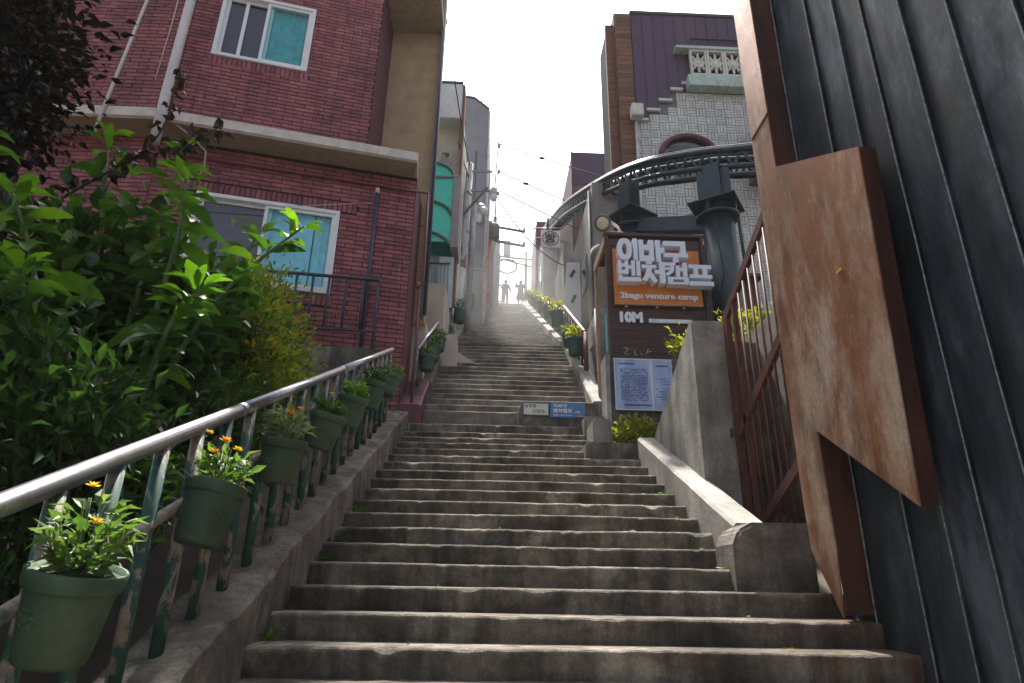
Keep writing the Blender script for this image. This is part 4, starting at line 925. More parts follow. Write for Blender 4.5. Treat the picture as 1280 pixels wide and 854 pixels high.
def mono_col(label, x, y, zb, zt, r, ztrack, ang):
    c = thing('track_column', label, 'column', (x, y, zb), 'monorail columns')
    MB().lathe((x, y, zb), [(r, 0), (r, zt - zb)], 28).build('shaft', 'column_paint', c)
    MB().lathe((x, y, zt - .30), [(r + .005, 0), (r + .13, .0), (r + .13, .05), (r + .005, .055)], 28).build('flange', 'column_paint', c)
    M = Matrix.Translation((x, y, 0)) @ Matrix.Rotation(ang, 4, 'Z')
    MB().box(-.5, .5, -.46, .46, zt, zt + .035, M).build('cap_plate', 'column_paint', c)
    MB().box(-.17, .17, -.14, .14, zt + .05, ztrack, M).build('saddle', 'column_paint', c)
    for sx in (-1, 1): MB().box(sx * .18, sx * .36, -.015, .015, zt + .05, ztrack - .1, M).build('gusset', 'column_paint', c)
    for k in range(4):
        a = math.pi / 4 + k * math.pi / 2; MB().box(r - .01, r + .11, -.012, .012, zt - .24, zt - .002, Matrix.Translation((x, y, 0)) @ Matrix.Rotation(a, 4, 'Z')).build('gusset', 'column_paint', c)
    return c
c2 = mono_col('thick dark blue steel column beside the rusty gate, carrying the track', 4.75, 11.75, 5.0, 9.35, .33, 10.42, -.6)
c1 = mono_col('dark blue steel column rising behind the hut roof, carrying the track', 3.2, 13.25, 5.5, 9.95, .25, 10.95, -1.0)
tb_ = MB().bar((3.4, 13.05, 9.62), (4.6, 11.95, 9.05), .26, .34).build('tie_beam', 'column_paint'); tag(tb_, 'sloping dark blue box beam joining the two track columns', 'beam')
T([(4.42, 11.55, 8.9), (4.5, 11.3, 8.8), (4.62, 11.4, 7.6), (4.55, 11.42, 7.3)], .014, 6).build('cable', 'cable', c2)
T([(5.1, 11.5, 9.0), (5.12, 11.5, 7.8)], .035, 8).build('pipe', 'column_paint', c2)

# ------------------------------------------------------------------ tiled building with purple cladding
tbd = thing('tiled_building', 'white basket-weave tiled building with stepped purple cladding and wood end', 'building', (6, 18, 6))
YT = 16.0
MB().box(4.02, 12, YT + .03, 17.6, 5, 19.55).build('core_wall', 'grout', tbd)
stepp = [(4.10, 15.2), (4.62, 15.6), (5.02, 16.0), (5.42, 16.45), (5.8, 16.7)]     # stepped lower edge of the cladding: x from, z
def topz(x):
    z = 15.2
    for a, b in stepp:
        if x >= a: z = b
    return 16.42 if x > 5.85 else z
TS = .30; nt_count = 0; trest = MB()
tile_me = MB().box(-.5, .5, -.5, .5, -.5, .5).mesh('tile', 'tile')
tl = []
for i in range(26):
    for j in range(38):
        x0 = 4.08 + i * TS; z0 = 8.0 + j * TS
        if z0 + TS > topz(x0 + .02) or x0 > 9: continue
        if (x0 + .15 - 5.8) ** 2 + (z0 + .15 - 13.95) ** 2 < .8 ** 2: continue
        for q in range(3):
            w3 = TS / 3
            if (i + j) % 2 == 0: tl.append((x0 + w3 * (q + .5), z0 + TS / 2, w3 - .016, TS - .016))
            else: tl.append((x0 + TS / 2, z0 + w3 * (q + .5), TS - .016, w3 - .016))
tl.sort(key=lambda t: (not (t[1] > 9.8 and t[0] < 7.6), (t[0] ** 2 + (t[1] - 1.6) ** 2)))
for k, (x, z, w_, h_) in enumerate(tl):
    if k < 300: link('tile', tile_me, tbd, Matrix.Translation((x, YT + .02, z)) @ Matrix.Diagonal((w_, .05 + .006 * random.random(), h_, 1)))
    else: trest.box(x - w_ / 2, x + w_ / 2, YT - .004, YT + .04, z - h_ / 2, z + h_ / 2)
tag(trest.build('tile_field', 'tile', tbd), kind='stuff')
for k in range(13):
    x0 = 4.28 + k * .36; z0 = min(topz(x0 + .18), 16.85) + .05
    MB().box(x0 + .003, x0 + .357, YT - .06, YT + .028, z0, 19.6).build('cladding_panel', 'purple_sheet', tbd)
    MB().box(x0 - .012, x0 + .0025, YT - .085, YT - .02, z0, 19.6).build('seam', 'purple_sheet', tbd)
for (a, b), (a2, _) in zip(stepp, stepp[1:] + [(6.2, 0)]): MB().box(a - .03, a2, YT - .1, YT - .005, b - .02, b + .07).build('step_coping', 'pale_cast', tbd)
MB().box(4.24, 12, YT - .1, YT + .3, 19.605, 19.72).build('roof_edge', 'roof_dark', tbd)
# wood plank end and grey side
for k in range(60):
    z0 = 8.6 + k * .183; MB().box(3.74 + .004 * (k % 3), 4.235, YT - .09, YT + .02, z0, z0 + .172).build('plank', 'brown_wood', tbd)
MB().box(3.72, 4.01, YT + .022, 17.4, 5, 19.7).build('end_wall', 'brown_wood', tbd)
MB().box(3.50, 3.718, 16.35, 17.5, 5, 19.2).build('side_panel', 'dull_grey', tbd)
MB().box(3.46, 3.72, 16.2, 16.345, 5, 19.35).build('edge_board', 'brown_wood', tbd)
MB().box(3.45, 3.50, 16.5, 17.3, 11.2, 13.4).build('side_window', 'glass_grey', tbd)
for z in (11.7, 12.3, 12.9): MB().box(3.43, 3.46, 16.5, 17.3, z, z + .05).build('window_bar', 'lamp_housing', tbd)
# arched window
A = [(5.8 + .85 * math.cos(math.pi * k / 20), YT - .1, 13.92 + .72 * math.sin(math.pi * k / 20)) for k in range(21)]
MB().tube(A, .085, 8).build('arch_trim', 'maroon_paint', tbd)
MB().prism([(5.8 + .8 * math.cos(math.pi * k / 20), YT - .012, 13.92 + .68 * math.sin(math.pi * k / 20)) for k in range(21)], (0, .03, 0)).build('arch_window', 'glass_dark', tbd)
MB().box(5.2, 6.4, YT - .04, YT - .014, 14.1, 14.3).build('window_film', 'grey_sheet', tbd)
# balcony with cast balustrade blocks
bal = MB().box(5.92, 9, YT - .35, YT, 16.42, 16.86).build('balcony', 'mint_paint', tbd, bev=.01)
MB().box(5.6, 9, YT - .36, YT - .02, 17.92, 18.02).build('balcony_cap', 'mint_paint', tbd)
for k in range(5):
    x0 = 6.05 + k * .56; cz = 17.4
    fr = MB().box(x0, x0 + .55, YT - .3, YT - .18, 16.862, 16.95).box(x0, x0 + .55, YT - .3, YT - .18, 17.84, 17.918).box(x0, x0 + .07, YT - .3, YT - .18, 16.952, 17.838).box(x0 + .48, x0 + .55, YT - .3, YT - .18, 16.952, 17.838)
    o = fr.build('balustrade_block', 'pale_cast', tbd)
    MB().lathe((x0 + .275, YT - .24, cz), [(.2, -.05), (.2, .03), (.16, .05), (.12, .02), (.06, .05)], 14, False, Vector((0, -1, 0))).build('rosette', 'pale_cast', o)
    for a in range(8):
        an = a * math.pi / 4; MB().bar((x0 + .275 + .18 * math.cos(an), YT - .24, cz + .2 * math.sin(an)), (x0 + .275 + .24 * math.cos(an), YT - .24, cz + .38 * math.sin(an)), .07, .05).build('spoke', 'pale_cast', o)
for (a, b, c, d) in [((6.2, 18.6), (8.5, 18.6), 0, 0)]: MB().bar((a[0], YT - .1, a[1]), (b[0], YT - .1, b[1]), .04, .04).build('guard_rail', 'roof_dark', tbd)
for k in range(8): MB().bar((6.2 + .3 * k, YT - .1, 18.05), (6.2 + .3 * k, YT - .1, 18.6), .02, .02).build('guard_bar', 'roof_dark', tbd)
MB().box(4.02, 4.38, YT - .5, YT - .2, 15.05, 15.5).build('meter_box', 'pale_cast', tbd, bev=.02)
T([(4.15, YT - .2, 8.6), (4.2, YT - .2, 15.05)], .05, 10).build('white_pipe', 'ceramic', tbd)
mb = MB().prism([(7.3, YT - 2, 12.6), (8.4, YT - 2, 12.6), (8.4, YT - 2, 15.4), (7.75, YT - 2, 15.0)], (0, 1.5, 0)); tag(mb.build('awning_roof', 'brown_box'), 'dark brown gable end behind the rusted post', 'roof')
# catwalk bars below the track
cw = thing('catwalk', 'pale thin catwalk with upright bars hanging below the track', 'walkway', (4.3, 14.2, 9.9))
T([(3.5, 14.6, 10.3), (5.6, 13.6, 10.7)], .05, 6).build('rail', 'ceramic', cw); T([(3.5, 14.6, 9.6), (5.6, 13.6, 9.9)], .045, 6).build('rail', 'steel_grey', cw); T([(3.5, 14.6, 9.2), (5.6, 13.6, 9.4)], .05, 6).build('rail', 'ceramic', cw)
for k in range(9):
    t = k / 8; T([(3.5 + 2.1 * t, 14.6 - t, 8.2 + .3 * t), (3.5 + 2.1 * t, 14.6 - t, 10.3 + .4 * t)], .028, 6).build('bar', 'steel_grey', cw)

# ------------------------------------------------------------------ right side: far walls, boxes, panel, sign
gw = thing('grey_building', 'bare grey concrete building beside the stairs, below the track', 'building', (3, 16, 5.5))
MB().box(2.35, 3.3, 13.4, 15.4, 4.5, 7.65).build('wall', 'grey_wall', gw, bev=.02)
MB().box(2.62, 3.5, 15.0, 22.5, 5, 12.2).build('wall', 'grey_wall', gw, bev=.02)
MB().box(2.34, 2.62, 19.4, 22.4, 8, 12.8).build('wall', 'grey_wall', gw, bev=.02)
MB().lathe((2.9, 14.5, 5.5), [(.38, 0), (.38, 4.0), (.46, 4.05), (.46, 4.25)], 24).build('pillar', 'grey_wall', gw)
MB().box(2.6, 3.3, 14.96, 15.0, 8.4, 9.7).build('window', 'glass_grey', gw)
MB().box(2.93, 2.97, 14.93, 14.96, 8.4, 9.7).build('window_bar', 'ceramic', gw)
lb = thing('leaning_board', 'tall white leaning board with two grey strips by the far railing', 'board', (2.3, 17.6, 8.4))
MB().prism([(2.0, 17.6, 8.4), (2.62, 17.6, 8.4), (2.62, 17.6, 11.05), (2.22, 17.6, 11.05)], (0, .06, 0)).build('face', 'white_panel', lb)
for (x, z) in ((2.38, 10.65), (2.40, 9.8)): MB().bar((x - .06, 17.58, z - .12), (x + .06, 17.58, z + .12), .02, .09).build('grey_strip', 'grey_sheet', lb)
bx = thing('brown_building', 'brown clad box building on the hill beyond the wood-ended tiled building', 'building', (4, 26, 13))
MB().box(3.32, 5.6, 24, 30, 12, 20.1).build('wall', 'brown_box', bx); MB().box(3.30, 5.6, 23.96, 24.0, 18.4, 20.1).build('fascia', 'purple_sheet', bx)
MB().box(3.27, 3.31, 23.9, 24.1, 12, 20.15).build('edge', 'grey_sheet', bx)
fx = thing('grey_block_house', 'plain grey block house with a maroon shutter at the top of the stairs', 'building', (3.3, 32, 15))
MB().box(2.55, 5, 30.5, 38, 13, 19.9).build('wall', 'grey_block', fx); MB().box(2.45, 3.6, 34.0, 39, 15, 22.6).build('wall', 'maroon_paint', fx); MB().box(2.42, 2.449, 34.2, 38.6, 18.6, 22.4).build('shutter', 'gas_pipe', fx)
sg = thing('bakery_sign', 'square white sign with a dark Korean syllable in a red ring', 'sign', (1.95, 20, 12.9))
MB().box(1.60, 2.28, 19.95, 20.05, 12.92, 13.57).build('board', 'white_panel', sg)
MB().tube([(1.94 + .29 * math.cos(k * math.pi / 16), 19.94, 13.245 + .275 * math.sin(k * math.pi / 16)) for k in range(33)], .017, 6, False).build('ring', 'ink_red', sg)
g = Glyph(1.76, 13.06, .36, .38, 19.93, 19.949)
g.r(0, .1, .45, 1).r(.24, .34, .45, 1).r(.1, .24, .66, .78).r(.1, .24, .45, .56).r(.36, .44, .45, 1).r(.56, .64, .45, 1).r(.44, .56, .66, .78).r(.44, .56, .45, .56).r(.7, .86, .42, 1).r(.86, 1.02, .62, .78).o(.46, .18, .44, .19, .24, .09, 3).done(sg, 'ink_grey', 'syllable')
MB().box(2.28, 2.5, 19.98, 20.02, 13.1, 13.2).build('bracket', 'steel_grey', sg); T([(1.85, 20, 13.55), (1.85, 20, 14.1)], .05, 6).build('post', 'lamp_housing', sg); T([(1.3, 20, 13.66), (2.4, 20, 13.72)], .02, 6).build('arm', 'lamp_housing', sg)

# ------------------------------------------------------------------ left side: far buildings
wb = thing('white_building', 'narrow white building with a teal barrel awning and pale blue gate', 'building', (-2, 18, 8))
MB().box(-4, -1.16, 17.3, 21, 7, 15.7).build('wall', 'cream_wall', wb); MB().box(-4, -1.24, 16.75, 21, 15.7, 17.1).build('roof_box', 'white_box', wb, bev=.02)
MB().box(-4, -1.22, 16.72, 21, 17.1, 17.18).build('parapet', 'grey_sheet', wb); MB().box(-1.23, -1.15, 16.8, 17.3, 9, 17.1).build('edge_pipe', 'brown_wood', wb)
T([(-1.75, 17.2, 14.6), (-1.85, 17.2, 13.4)], .04, 6).build('pipe', 'ceramic', wb); T([(-1.8, 17.2, 14.62), (-1.6, 17.2, 14.6)], .05, 6).build('pipe', 'lamp_housing', wb)
aw = []
for k in range(9):
    a = math.pi / 2 * k / 8; aw.append((-1.95 + .62 * math.sin(a), 13.1 + .5 * math.cos(a)))
mb = MB(); pts = [(x, 16.3, z) for x, z in aw] + [(x, 17.28, z) for x, z in aw]
mb.poly(pts, [(k, k + 1, 10 + k, 9 + k) for k in range(8)])
mb.box(-2.6, -1.95, 16.3, 17.28, 13.57, 13.6).box(-1.36, -1.33, 16.3, 17.28, 10.9, 13.1).box(-2.6, -1.33, 17.22, 17.28, 10.9, 13.1)
mb.poly([(-2.6, 16.32, 10.9), (-1.36, 16.32, 10.9), (-1.36, 16.32, 13.1), (-1.95, 16.32, 13.1), (-1.95, 16.32, 13.58), (-2.6, 16.32, 13.58)], [(0, 1, 2, 3, 4, 5)])
mb.poly([(-1.95, 16.32, 13.1)] + [(x, 16.32, z) for x, z in aw], [(0, k + 1, k + 2) for k in range(8)])
awo = mb.build('awning', 'teal_awning', wb)
for zz in (13.1, 12.1, 11.05):
    T([(-2.6, 16.28, zz + .22), (-2.1, 16.28, zz + .2), (-1.7, 16.28, zz + .08), (-1.45, 16.28, zz - .08), (-1.33, 16.28, zz - .3)] if zz < 13 else [(-2.6, 16.28, zz), (-1.2, 16.28, zz + .02)], .045, 8).build('awning_rib', 'awning_rib' if zz < 13 else 'steel_grey', awo)
T([(x, 16.28, z) for x, z in aw], .04, 8).build('awning_rib', 'awning_rib', awo)
MB().box(-1.32, -1.1, 16.25, 17.28, 10.7, 13.15).build('awning_post', 'grey_tower', wb)
MB().box(-2.6, -1.2, 17.0, 17.25, 8.6, 10.8).build('gate_wall', 'pale_blue', wb)
MB().box(-1.62, -1.2, 16.5, 16.54, 8.9, 10.5).build('gate_panel', 'pale_blue', wb)
for k in range(7): T([(-1.95 + .1 * k, 16.45, 9.0), (-1.95 + .1 * k, 16.45, 10.25)], .014, 5).build('gate_bar', 'steel_grey', wb)
T([(-2.0, 16.45, 10.25), (-1.3, 16.45, 10.27)], .025, 6).build('gate_rail', 'blue_pipe', wb); T([(-2.0, 16.45, 9.05), (-1.3, 16.45, 9.06)], .02, 6).build('gate_rail', 'blue_pipe', wb)
gtw = thing('grey_tower_house', 'tall plain dark grey house end standing behind the utility pole', 'building', (-2, 26, 11))
MB().prism([(-3.5, 24, 10), (-.52, 24, 10), (-.52, 24, 22.35), (-1.2, 24, 22.95), (-3.5, 24, 23.2)], (0, 5, 0)).build('wall', 'grey_tower', gtw)
MB().box(-.52, -.40, 24.3, 29, 10, 21.0).build('side_wall', 'grey_block', gtw); MB().prism([(-3.5, 23.95, 23.2), (-1.2, 23.95, 22.95), (-.48, 23.95, 22.33), (-.48, 23.95, 22.42), (-1.2, 23.95, 23.05), (-3.5, 23.95, 23.3)], (0, 5, 0)).build('coping', 'grey_sheet', gtw)
T([(-.86, 24.2, 22.6), (-.86, 24.2, 23.1), (-.75, 24.2, 23.2)], .03, 5).build('vent_pipe', 'lamp_housing', gtw)
rbh = thing('red_brick_house', 'narrow red brick house end standing beyond the utility pole', 'house', (-1, 33, 14))
rc = MB().box(-3.5, -.26, 32.03, 36, 13, 21.2).build('wall', 'grout', rbh)
rme = MB().box(-.5, .5, -.5, .5, -.5, .5).mesh('brick_course', 'brick_far')
for k in range(48):
    link('brick_course', rme, rbh, Matrix.Translation((-1.6, 32.0, 14.0 + k * .15)) @ Matrix.Diagonal((2.7, .08, .135, 1)))
MB().box(-3.5, -.24, 31.94, 36, 21.2, 21.3).build('coping', 'pale_cast', rbh)
fg = thing('grey_end_house', 'small grey rendered house at the top of the left stair edge', 'house', (0, 35, 15))
MB().box(-2, .26, 36.2, 39, 14, 22.5).build('wall', 'grey_block', fg); MB().box(.262, .30, 36.4, 38.5, 20.2, 21.6).build('window', 'glass_grey', fg)
MB().box(.5, .95, 36.6, 36.8, 21.6, 22.7).build('hanging_box', 'white_panel', fg); T([(.2, 36.7, 22.72), (.95, 36.7, 22.72)], .03, 5).build('box_arm', 'lamp_housing', fg)

# utility poles, lamps, cables
up = thing('utility_pole', 'rust-streaked steel utility pole with lamps and cross arms', 'utility pole', (-1.12, 19, 9.0))
T([(-1.22, 19, 8.6), (-1.08, 19, 12.0), (-1.0, 19, 15.6)], [.16, .14, .12], 12).build('pole', 'pole_paint', up)
T([(-1.21, 18.99, 9.6), (-1.14, 18.99, 11.4)], .175, 12).build('white_sleeve', 'white_box', up)
for (z, x1) in ((15.25, -.2), (14.45, -.05)): MB().bar((-1.05, 18.95, z), (x1, 18.95, z + .02), .06, .07).build('cross_arm', 'steel_grey', up)
MB().bar((-1.5, 18.8, 12.9), (-.35, 18.8, 14.5), .06, .07).build('brace', 'lamp_housing', up); MB().bar((-1.05, 18.85, 14.4), (-.5, 18.85, 13.7), .05, .05).build('brace', 'steel_grey', up)
def lamp(c, ax, r): 
    ax = Vector(ax).normalized(); h = MB().lathe(c, [(.04, -.3), (r * .7, -.26), (r, -.1), (r, .12)], 16, True, ax).build('lamp_head', 'lamp_bracket', up)
    MB().lathe(Vector(c) + ax * .1, [(r * .95, 0), (r * .98, .1), (r * .8, .2), (r * .3, .26)], 16, True, ax).build('lamp_glass', 'white_panel', h)
lamp((-1.42, 18.75, 14.4), (-.1, -.5, -.9), .2); lamp((-.5, 18.75, 13.6), (.3, -.5, -.8), .15); lamp((-.14, 18.9, 14.35), (0, -.2, -1), .13)
T([(-.12, 18.95, 14.0), (-.02, 18.95, 16.6)], .025, 6).build('mast', 'steel_grey', up)
for z in (15.2, 16.3, 14.3): MB().lathe((.02, 18.95, z), [(.03, 0), (.06, .04), (.03, .08), (.06, .12), (.03, .16)], 8).build('insulator', 'ceramic', up)
MB().lathe((-.06, 18.95, 12.55), [(.1, 0), (.17, .04), (.17, .5), (.14, .58), (.05, .6), (.05, .75)], 14).build('transformer', 'steel_grey', up)
T([(-.06, 18.95, 13.3), (-.05, 18.95, 14.4)], .015, 5).build('transformer_lead', 'cable', up)
p2 = thing('utility_pole', 'plain slim grey pole just beyond the rust-streaked one', 'utility pole', (-.88, 20, 9.5))
T([(-.9, 20, 9.0), (-.84, 20, 14.8)], .11, 10).build('pole', 'steel_grey', p2); MB().bar((-.95, 20, 12.0), (-.3, 20, 11.9), .06, .06).build('step_arm', 'ceramic', p2)
p3 = thing('utility_pole', 'far grey pole with two cross arms behind the red brick house', 'utility pole', (-.1, 34.2, 15))
T([(-.1, 34.2, 14), (-.1, 34.2, 22.9)], .13, 8).build('pole', 'steel_grey', p3)
for z in (22.2, 21.2): MB().bar((-.1, 34.1, z), (1.75, 34.1, z - .3), .1, .12).build('cross_arm', 'lamp_housing', p3); MB().lathe((1.7, 34.1, z - .3), [(.05, 0), (.1, .1), (.05, .35)], 8).build('insulator', 'ceramic', p3)
p4 = thing('utility_pole', 'slim dark pole standing behind the two people at the top', 'utility pole', (2.3, 44, 20))
T([(2.35, 44, 19.5), (2.35, 44, 26)], .11, 8).build('pole', 'steel_grey', p4); MB().bar((-.5, 44, 25.6), (3.1, 44, 25.3), .1, .1).build('cross_arm', 'steel_grey', p4)
cl = MB().tube([(.9 + .75 * math.cos(t * .3) , 43.8, 24.6 + .6 * math.sin(t * .3)) for t in range(22)], .06, 6); cl.tube([(-.6, 43.9, 25.6), (.5, 43.8, 25.2), (1.6, 43.8, 24.9), (3.0, 43.9, 24.6)], .05, 6).build('cable_coil', 'cable', p4)
cabs = [((-.02, 18.95, 16.5), (9, 22.0, 16.4), .25, 'thin overhead cable, the topmost over the stairs'), ((.02, 18.95, 15.3), (8, 21.5, 13.9), .2, 'thin overhead cable, the middle one over the stairs'), ((.05, 18.95, 14.5), (8, 21.5, 12.6), .2, 'thin overhead cable, the lowest over the stairs')]
for a, b, sag, lab in cabs:
    a, b = Vector(a), Vector(b); tag(T([a.lerp(b, t / 14) - Vector((0, 0, sag * 4 * (t / 14) * (1 - t / 14))) for t in range(15)], .02, 5).build('overhead_cable', 'cable'), lab, 'cable')
for x, y, z in ((1.6, 19.5, 16.335), (1.0, 19.263, 15.04)): tag(MB().lathe((x, y, z), [(.02, -.1), (.05, -.06), (.05, .06), (.02, .1)], 8, True, Vector((1, .2, 0))).build('cable_spacer', 'cable'), 'small dark spacer clamped on the %s overhead cable' % ('topmost' if z > 15.5 else 'middle'), 'spacer', 'cable spacers')

more = [((-.02, 18.95, 15.25), (-.1, 34.2, 22.4), .5, 'dark cable from the rust-streaked pole up to the far grey pole'), ((-1.0, 19, 15.0), (-1.3, 16.9, 14.9), .1, 'short dark cable from the rust-streaked pole to the white building'),
        ((-.05, 18.95, 14.3), (2.6, 19.6, 11.9), .5, 'sagging dark cable from the rust-streaked pole to the grey concrete building'), ((-.1, 34.2, 21.6), (2.35, 44, 25.3), .7, 'sagging cable between the two farthest poles'),
        ((1.7, 34.1, 22.0), (3.3, 30.6, 19.8), .4, 'sagging cable from the far cross arms to the grey block house'), ((-1.0, 19, 15.5), (-1.5, 12.3, 15.6), .35, 'dark cable from the rust-streaked pole to the tan wall')]
for a, b, sag, lab in more:
    a, b = Vector(a), Vector(b); tag(T([a.lerp(b, t / 14) - Vector((0, 0, sag * 4 * (t / 14) * (1 - t / 14))) for t in range(15)], .018, 5).build('overhead_cable', 'cable'), lab, 'cable')
for (y, z) in ((25.0, 15.2), (26.6, 15.9), (25.2, 18.6), (26.9, 18.9)):
    wdw = MB().box(-.398, -.36, y, y + .9, z, z + 1.1).build('window', 'window_white', gtw); MB().box(-.36, -.352, y + .08, y + .82, z + .08, z + 1.02).build('pane', 'glass_dark', wdw)
T([(-.46, 23.93, 11), (-.46, 23.93, 22.2)], .05, 8).build('downpipe', 'ceramic', gtw); T([(-1.0, 23.96, 14), (-1.0, 23.96, 20)], .02, 6).build('conduit', 'cable', gtw)
MB().box(-.95, -.65, 23.8, 23.998, 16.2, 16.6).build('meter_box', 'ceramic', gtw)
T([(-1.28, 17.26, 8), (-1.28, 17.26, 15.6)], .035, 8).build('downpipe', 'ceramic', wb); MB().box(-1.9, -1.55, 17.15, 17.298, 14.0, 14.35).build('meter_box', 'steel_grey', wb)
for (y, z) in ((16.2, 9.6), (18.4, 10.6)):
    wdw = MB().box(2.585, 2.618, y, y + .9, z, z + 1.0).build('window', 'steel_grey', gw); MB().box(2.577, 2.585, y + .07, y + .83, z + .07, z + .93).build('pane', 'glass_dark', wdw)
T([(2.58, 15.3, 6.5), (2.58, 15.3, 12.1)], .04, 8).build('downpipe', 'steel_grey', gw); T([(2.32, 13.38, 5.2), (2.32, 13.38, 7.6)], .03, 8).build('conduit', 'steel_grey', gw)
MB().box(2.3, 2.349, 13.9, 14.3, 6.9, 7.4).build('meter_box', 'ceramic', gw)
for (y, z) in ((31.2, 17.2), (33.0, 17.9)):
    wdw = MB().box(2.51, 2.548, y, y + 1.0, z, z + 1.1).build('window', 'window_white', fx); MB().box(2.503, 2.51, y + .08, y + .92, z + .08, z + 1.02).build('pane', 'glass_dark', wdw)
# ------------------------------------------------------------------ people at the top
def person(label, joints, edges, radii, clothes, loc, rotz, hairp, skirt=None):
    root = thing('person', label, 'person', loc)
    me = bpy.data.meshes.new('body'); me.from_pydata(joints, edges, []); o = bpy.data.objects.new('body', me); COL.objects.link(o)
    o.modifiers.new('s', 'SKIN'); sk = me.skin_vertices[0].data
    for i, r in enumerate(radii): sk[i].radius = (r * (1.2 if r > .03 else 1), r * (1.05 if r > .03 else 1))
    sk[0].use_root = True
    sub = o.modifiers.new('u', 'SUBSURF'); sub.levels = 2; sub.render_levels = 2
    m2 = bpy.data.meshes.new_from_object(o.evaluated_get(bpy.context.evaluated_depsgraph_get())); bpy.data.objects.remove(o)
    m2.name = 'body'; m2.materials.append(MATS['skin']); m2.materials.append(MATS[clothes[0]]); m2.materials.append(MATS[clothes[1]])
    for p in m2.polygons:
        c = p.center; p.use_smooth = True
        p.material_index = 1 if (.95 < c.z < 1.43 and abs(c.x) < .3) else (2 if c.z <= .95 and c.z > .1 and not (abs(c.x) > .3) else 0)
    b = bpy.data.objects.new('body', m2); COL.objects.link(b); b.parent = root
    h = MB().lathe((hairp[0], hairp[1], hairp[2] - .12), [(.085, 0), (.112, .06), (.118, .13), (.095, .2), (.03, .235)], 14).mesh('hair', 'hair'); ho = bpy.data.objects.new('hair', h); COL.objects.link(ho); ho.parent = root
    f = MB()
    for sx in (-1, 1): f.box(sx * .1 - .05, sx * .1 + .05, -.18, .08, 0, .07)
    if skirt:
        s = MB().lathe((0, 0, 0), [(.17, 1.0), (.21, .8), (.3, .55), (.33, .42), (.31, .42)], 18).mesh('dress', clothes[1]); so = bpy.data.objects.new('dress', s); COL.objects.link(so); so.parent = root
    root.rotation_euler = (0, 0, rotz); root.scale = (1.06, 1.06, 1.06); return root
def body(arms_l, arms_r, leg_l, leg_r):
    J = [(0, 0, .95), (0, 0, 1.12), (0, 0, 1.36), (0, 0, 1.48), (0, -.01, 1.56), (0, -.02, 1.66), (0, -.01, 1.73)]
    E = [(0, 1), (1, 2), (2, 3), (3, 4), (4, 5), (5, 6)]; Rr = [.17, .155, .17, .06, .085, .105, .08]
    for arm in (arms_l, arms_r):
        k = len(J); J += arm; E += [(2, k)] + [(k + i, k + i + 1) for i in range(len(arm) - 1)]; Rr += [.085, .066, .048, .035][:len(arm)]
        w = len(J) - 1; wx, wy, wz = J[w]; d = (Vector(J[w]) - Vector(J[w - 1])).normalized(); sdv = d.cross(Vector((0, 1, .3))).normalized()
        for q, ln in ((-.03, .07), (-.01, .09), (.01, .095), (.03, .08)):
            a = Vector(J[w]) + sdv * q + d * .03; b2 = a + d * ln; k2 = len(J); J += [tuple(a), tuple(b2)]; E += [(w, k2), (k2, k2 + 1)]; Rr += [.011, .009]
    for leg in (leg_l, leg_r):
        k = len(J); J += leg; E += [(0, k)] + [(k + i, k + i + 1) for i in range(len(leg) - 1)]; Rr += [.115, .085, .062, .05][:len(leg)]
    return J, E, Rr
J, E, Rr = body([(-.2, 0, 1.38), (-.33, -.03, 1.12), (-.2, -.2, 1.02)], [(.2, 0, 1.38), (.34, .02, 1.12), (.36, -.04, .9)], [(-.1, 0, .85), (-.11, -.01, .48), (-.11, .01, .07), (-.11, -.15, .04)], [(.1, 0, .85), (.12, -.02, .48), (.12, .0, .07), (.12, -.15, .04)])
person('person in dark top and trousers standing on the top step, arm bent', J, E, Rr, ('clothes_dark', 'clothes_grey'), (.78, 41.3, 20.3), .3, (0, 0, 1.66))
J, E, Rr = body([(-.2, -.02, 1.38), (-.34, -.16, 1.2), (-.24, -.3, 1.4)], [(.2, 0, 1.38), (.3, .03, 1.12), (.34, -.08, .94)], [(-.1, 0, .85), (-.2, -.18, .52), (-.12, -.02, .1), (-.13, -.16, .06)], [(.1, 0, .85), (.13, -.02, .48), (.14, .0, .07), (.14, -.15, .04)])
person('person in a dark flaring dress on the top step, one hand raised', J, E, Rr, ('clothes_grey', 'clothes_dark'), (1.86, 41.3, 20.3), -.2, (0, 0, 1.66), True)
tf_ = thing('metal_gate', 'thin metal gate frame beside the person in dark trousers', 'gate', (.2, 42.3, 20.2))
for x in (-.1, .55): T([(x, 42.3, 20.0), (x, 42.3, 22.2)], .06, 6).build('upright', 'lamp_housing', tf_)
for z in (22.2, 20.9): T([(-.1, 42.3, z), (.55, 42.3, z)], .05, 6).build('crossbar', 'lamp_housing', tf_)

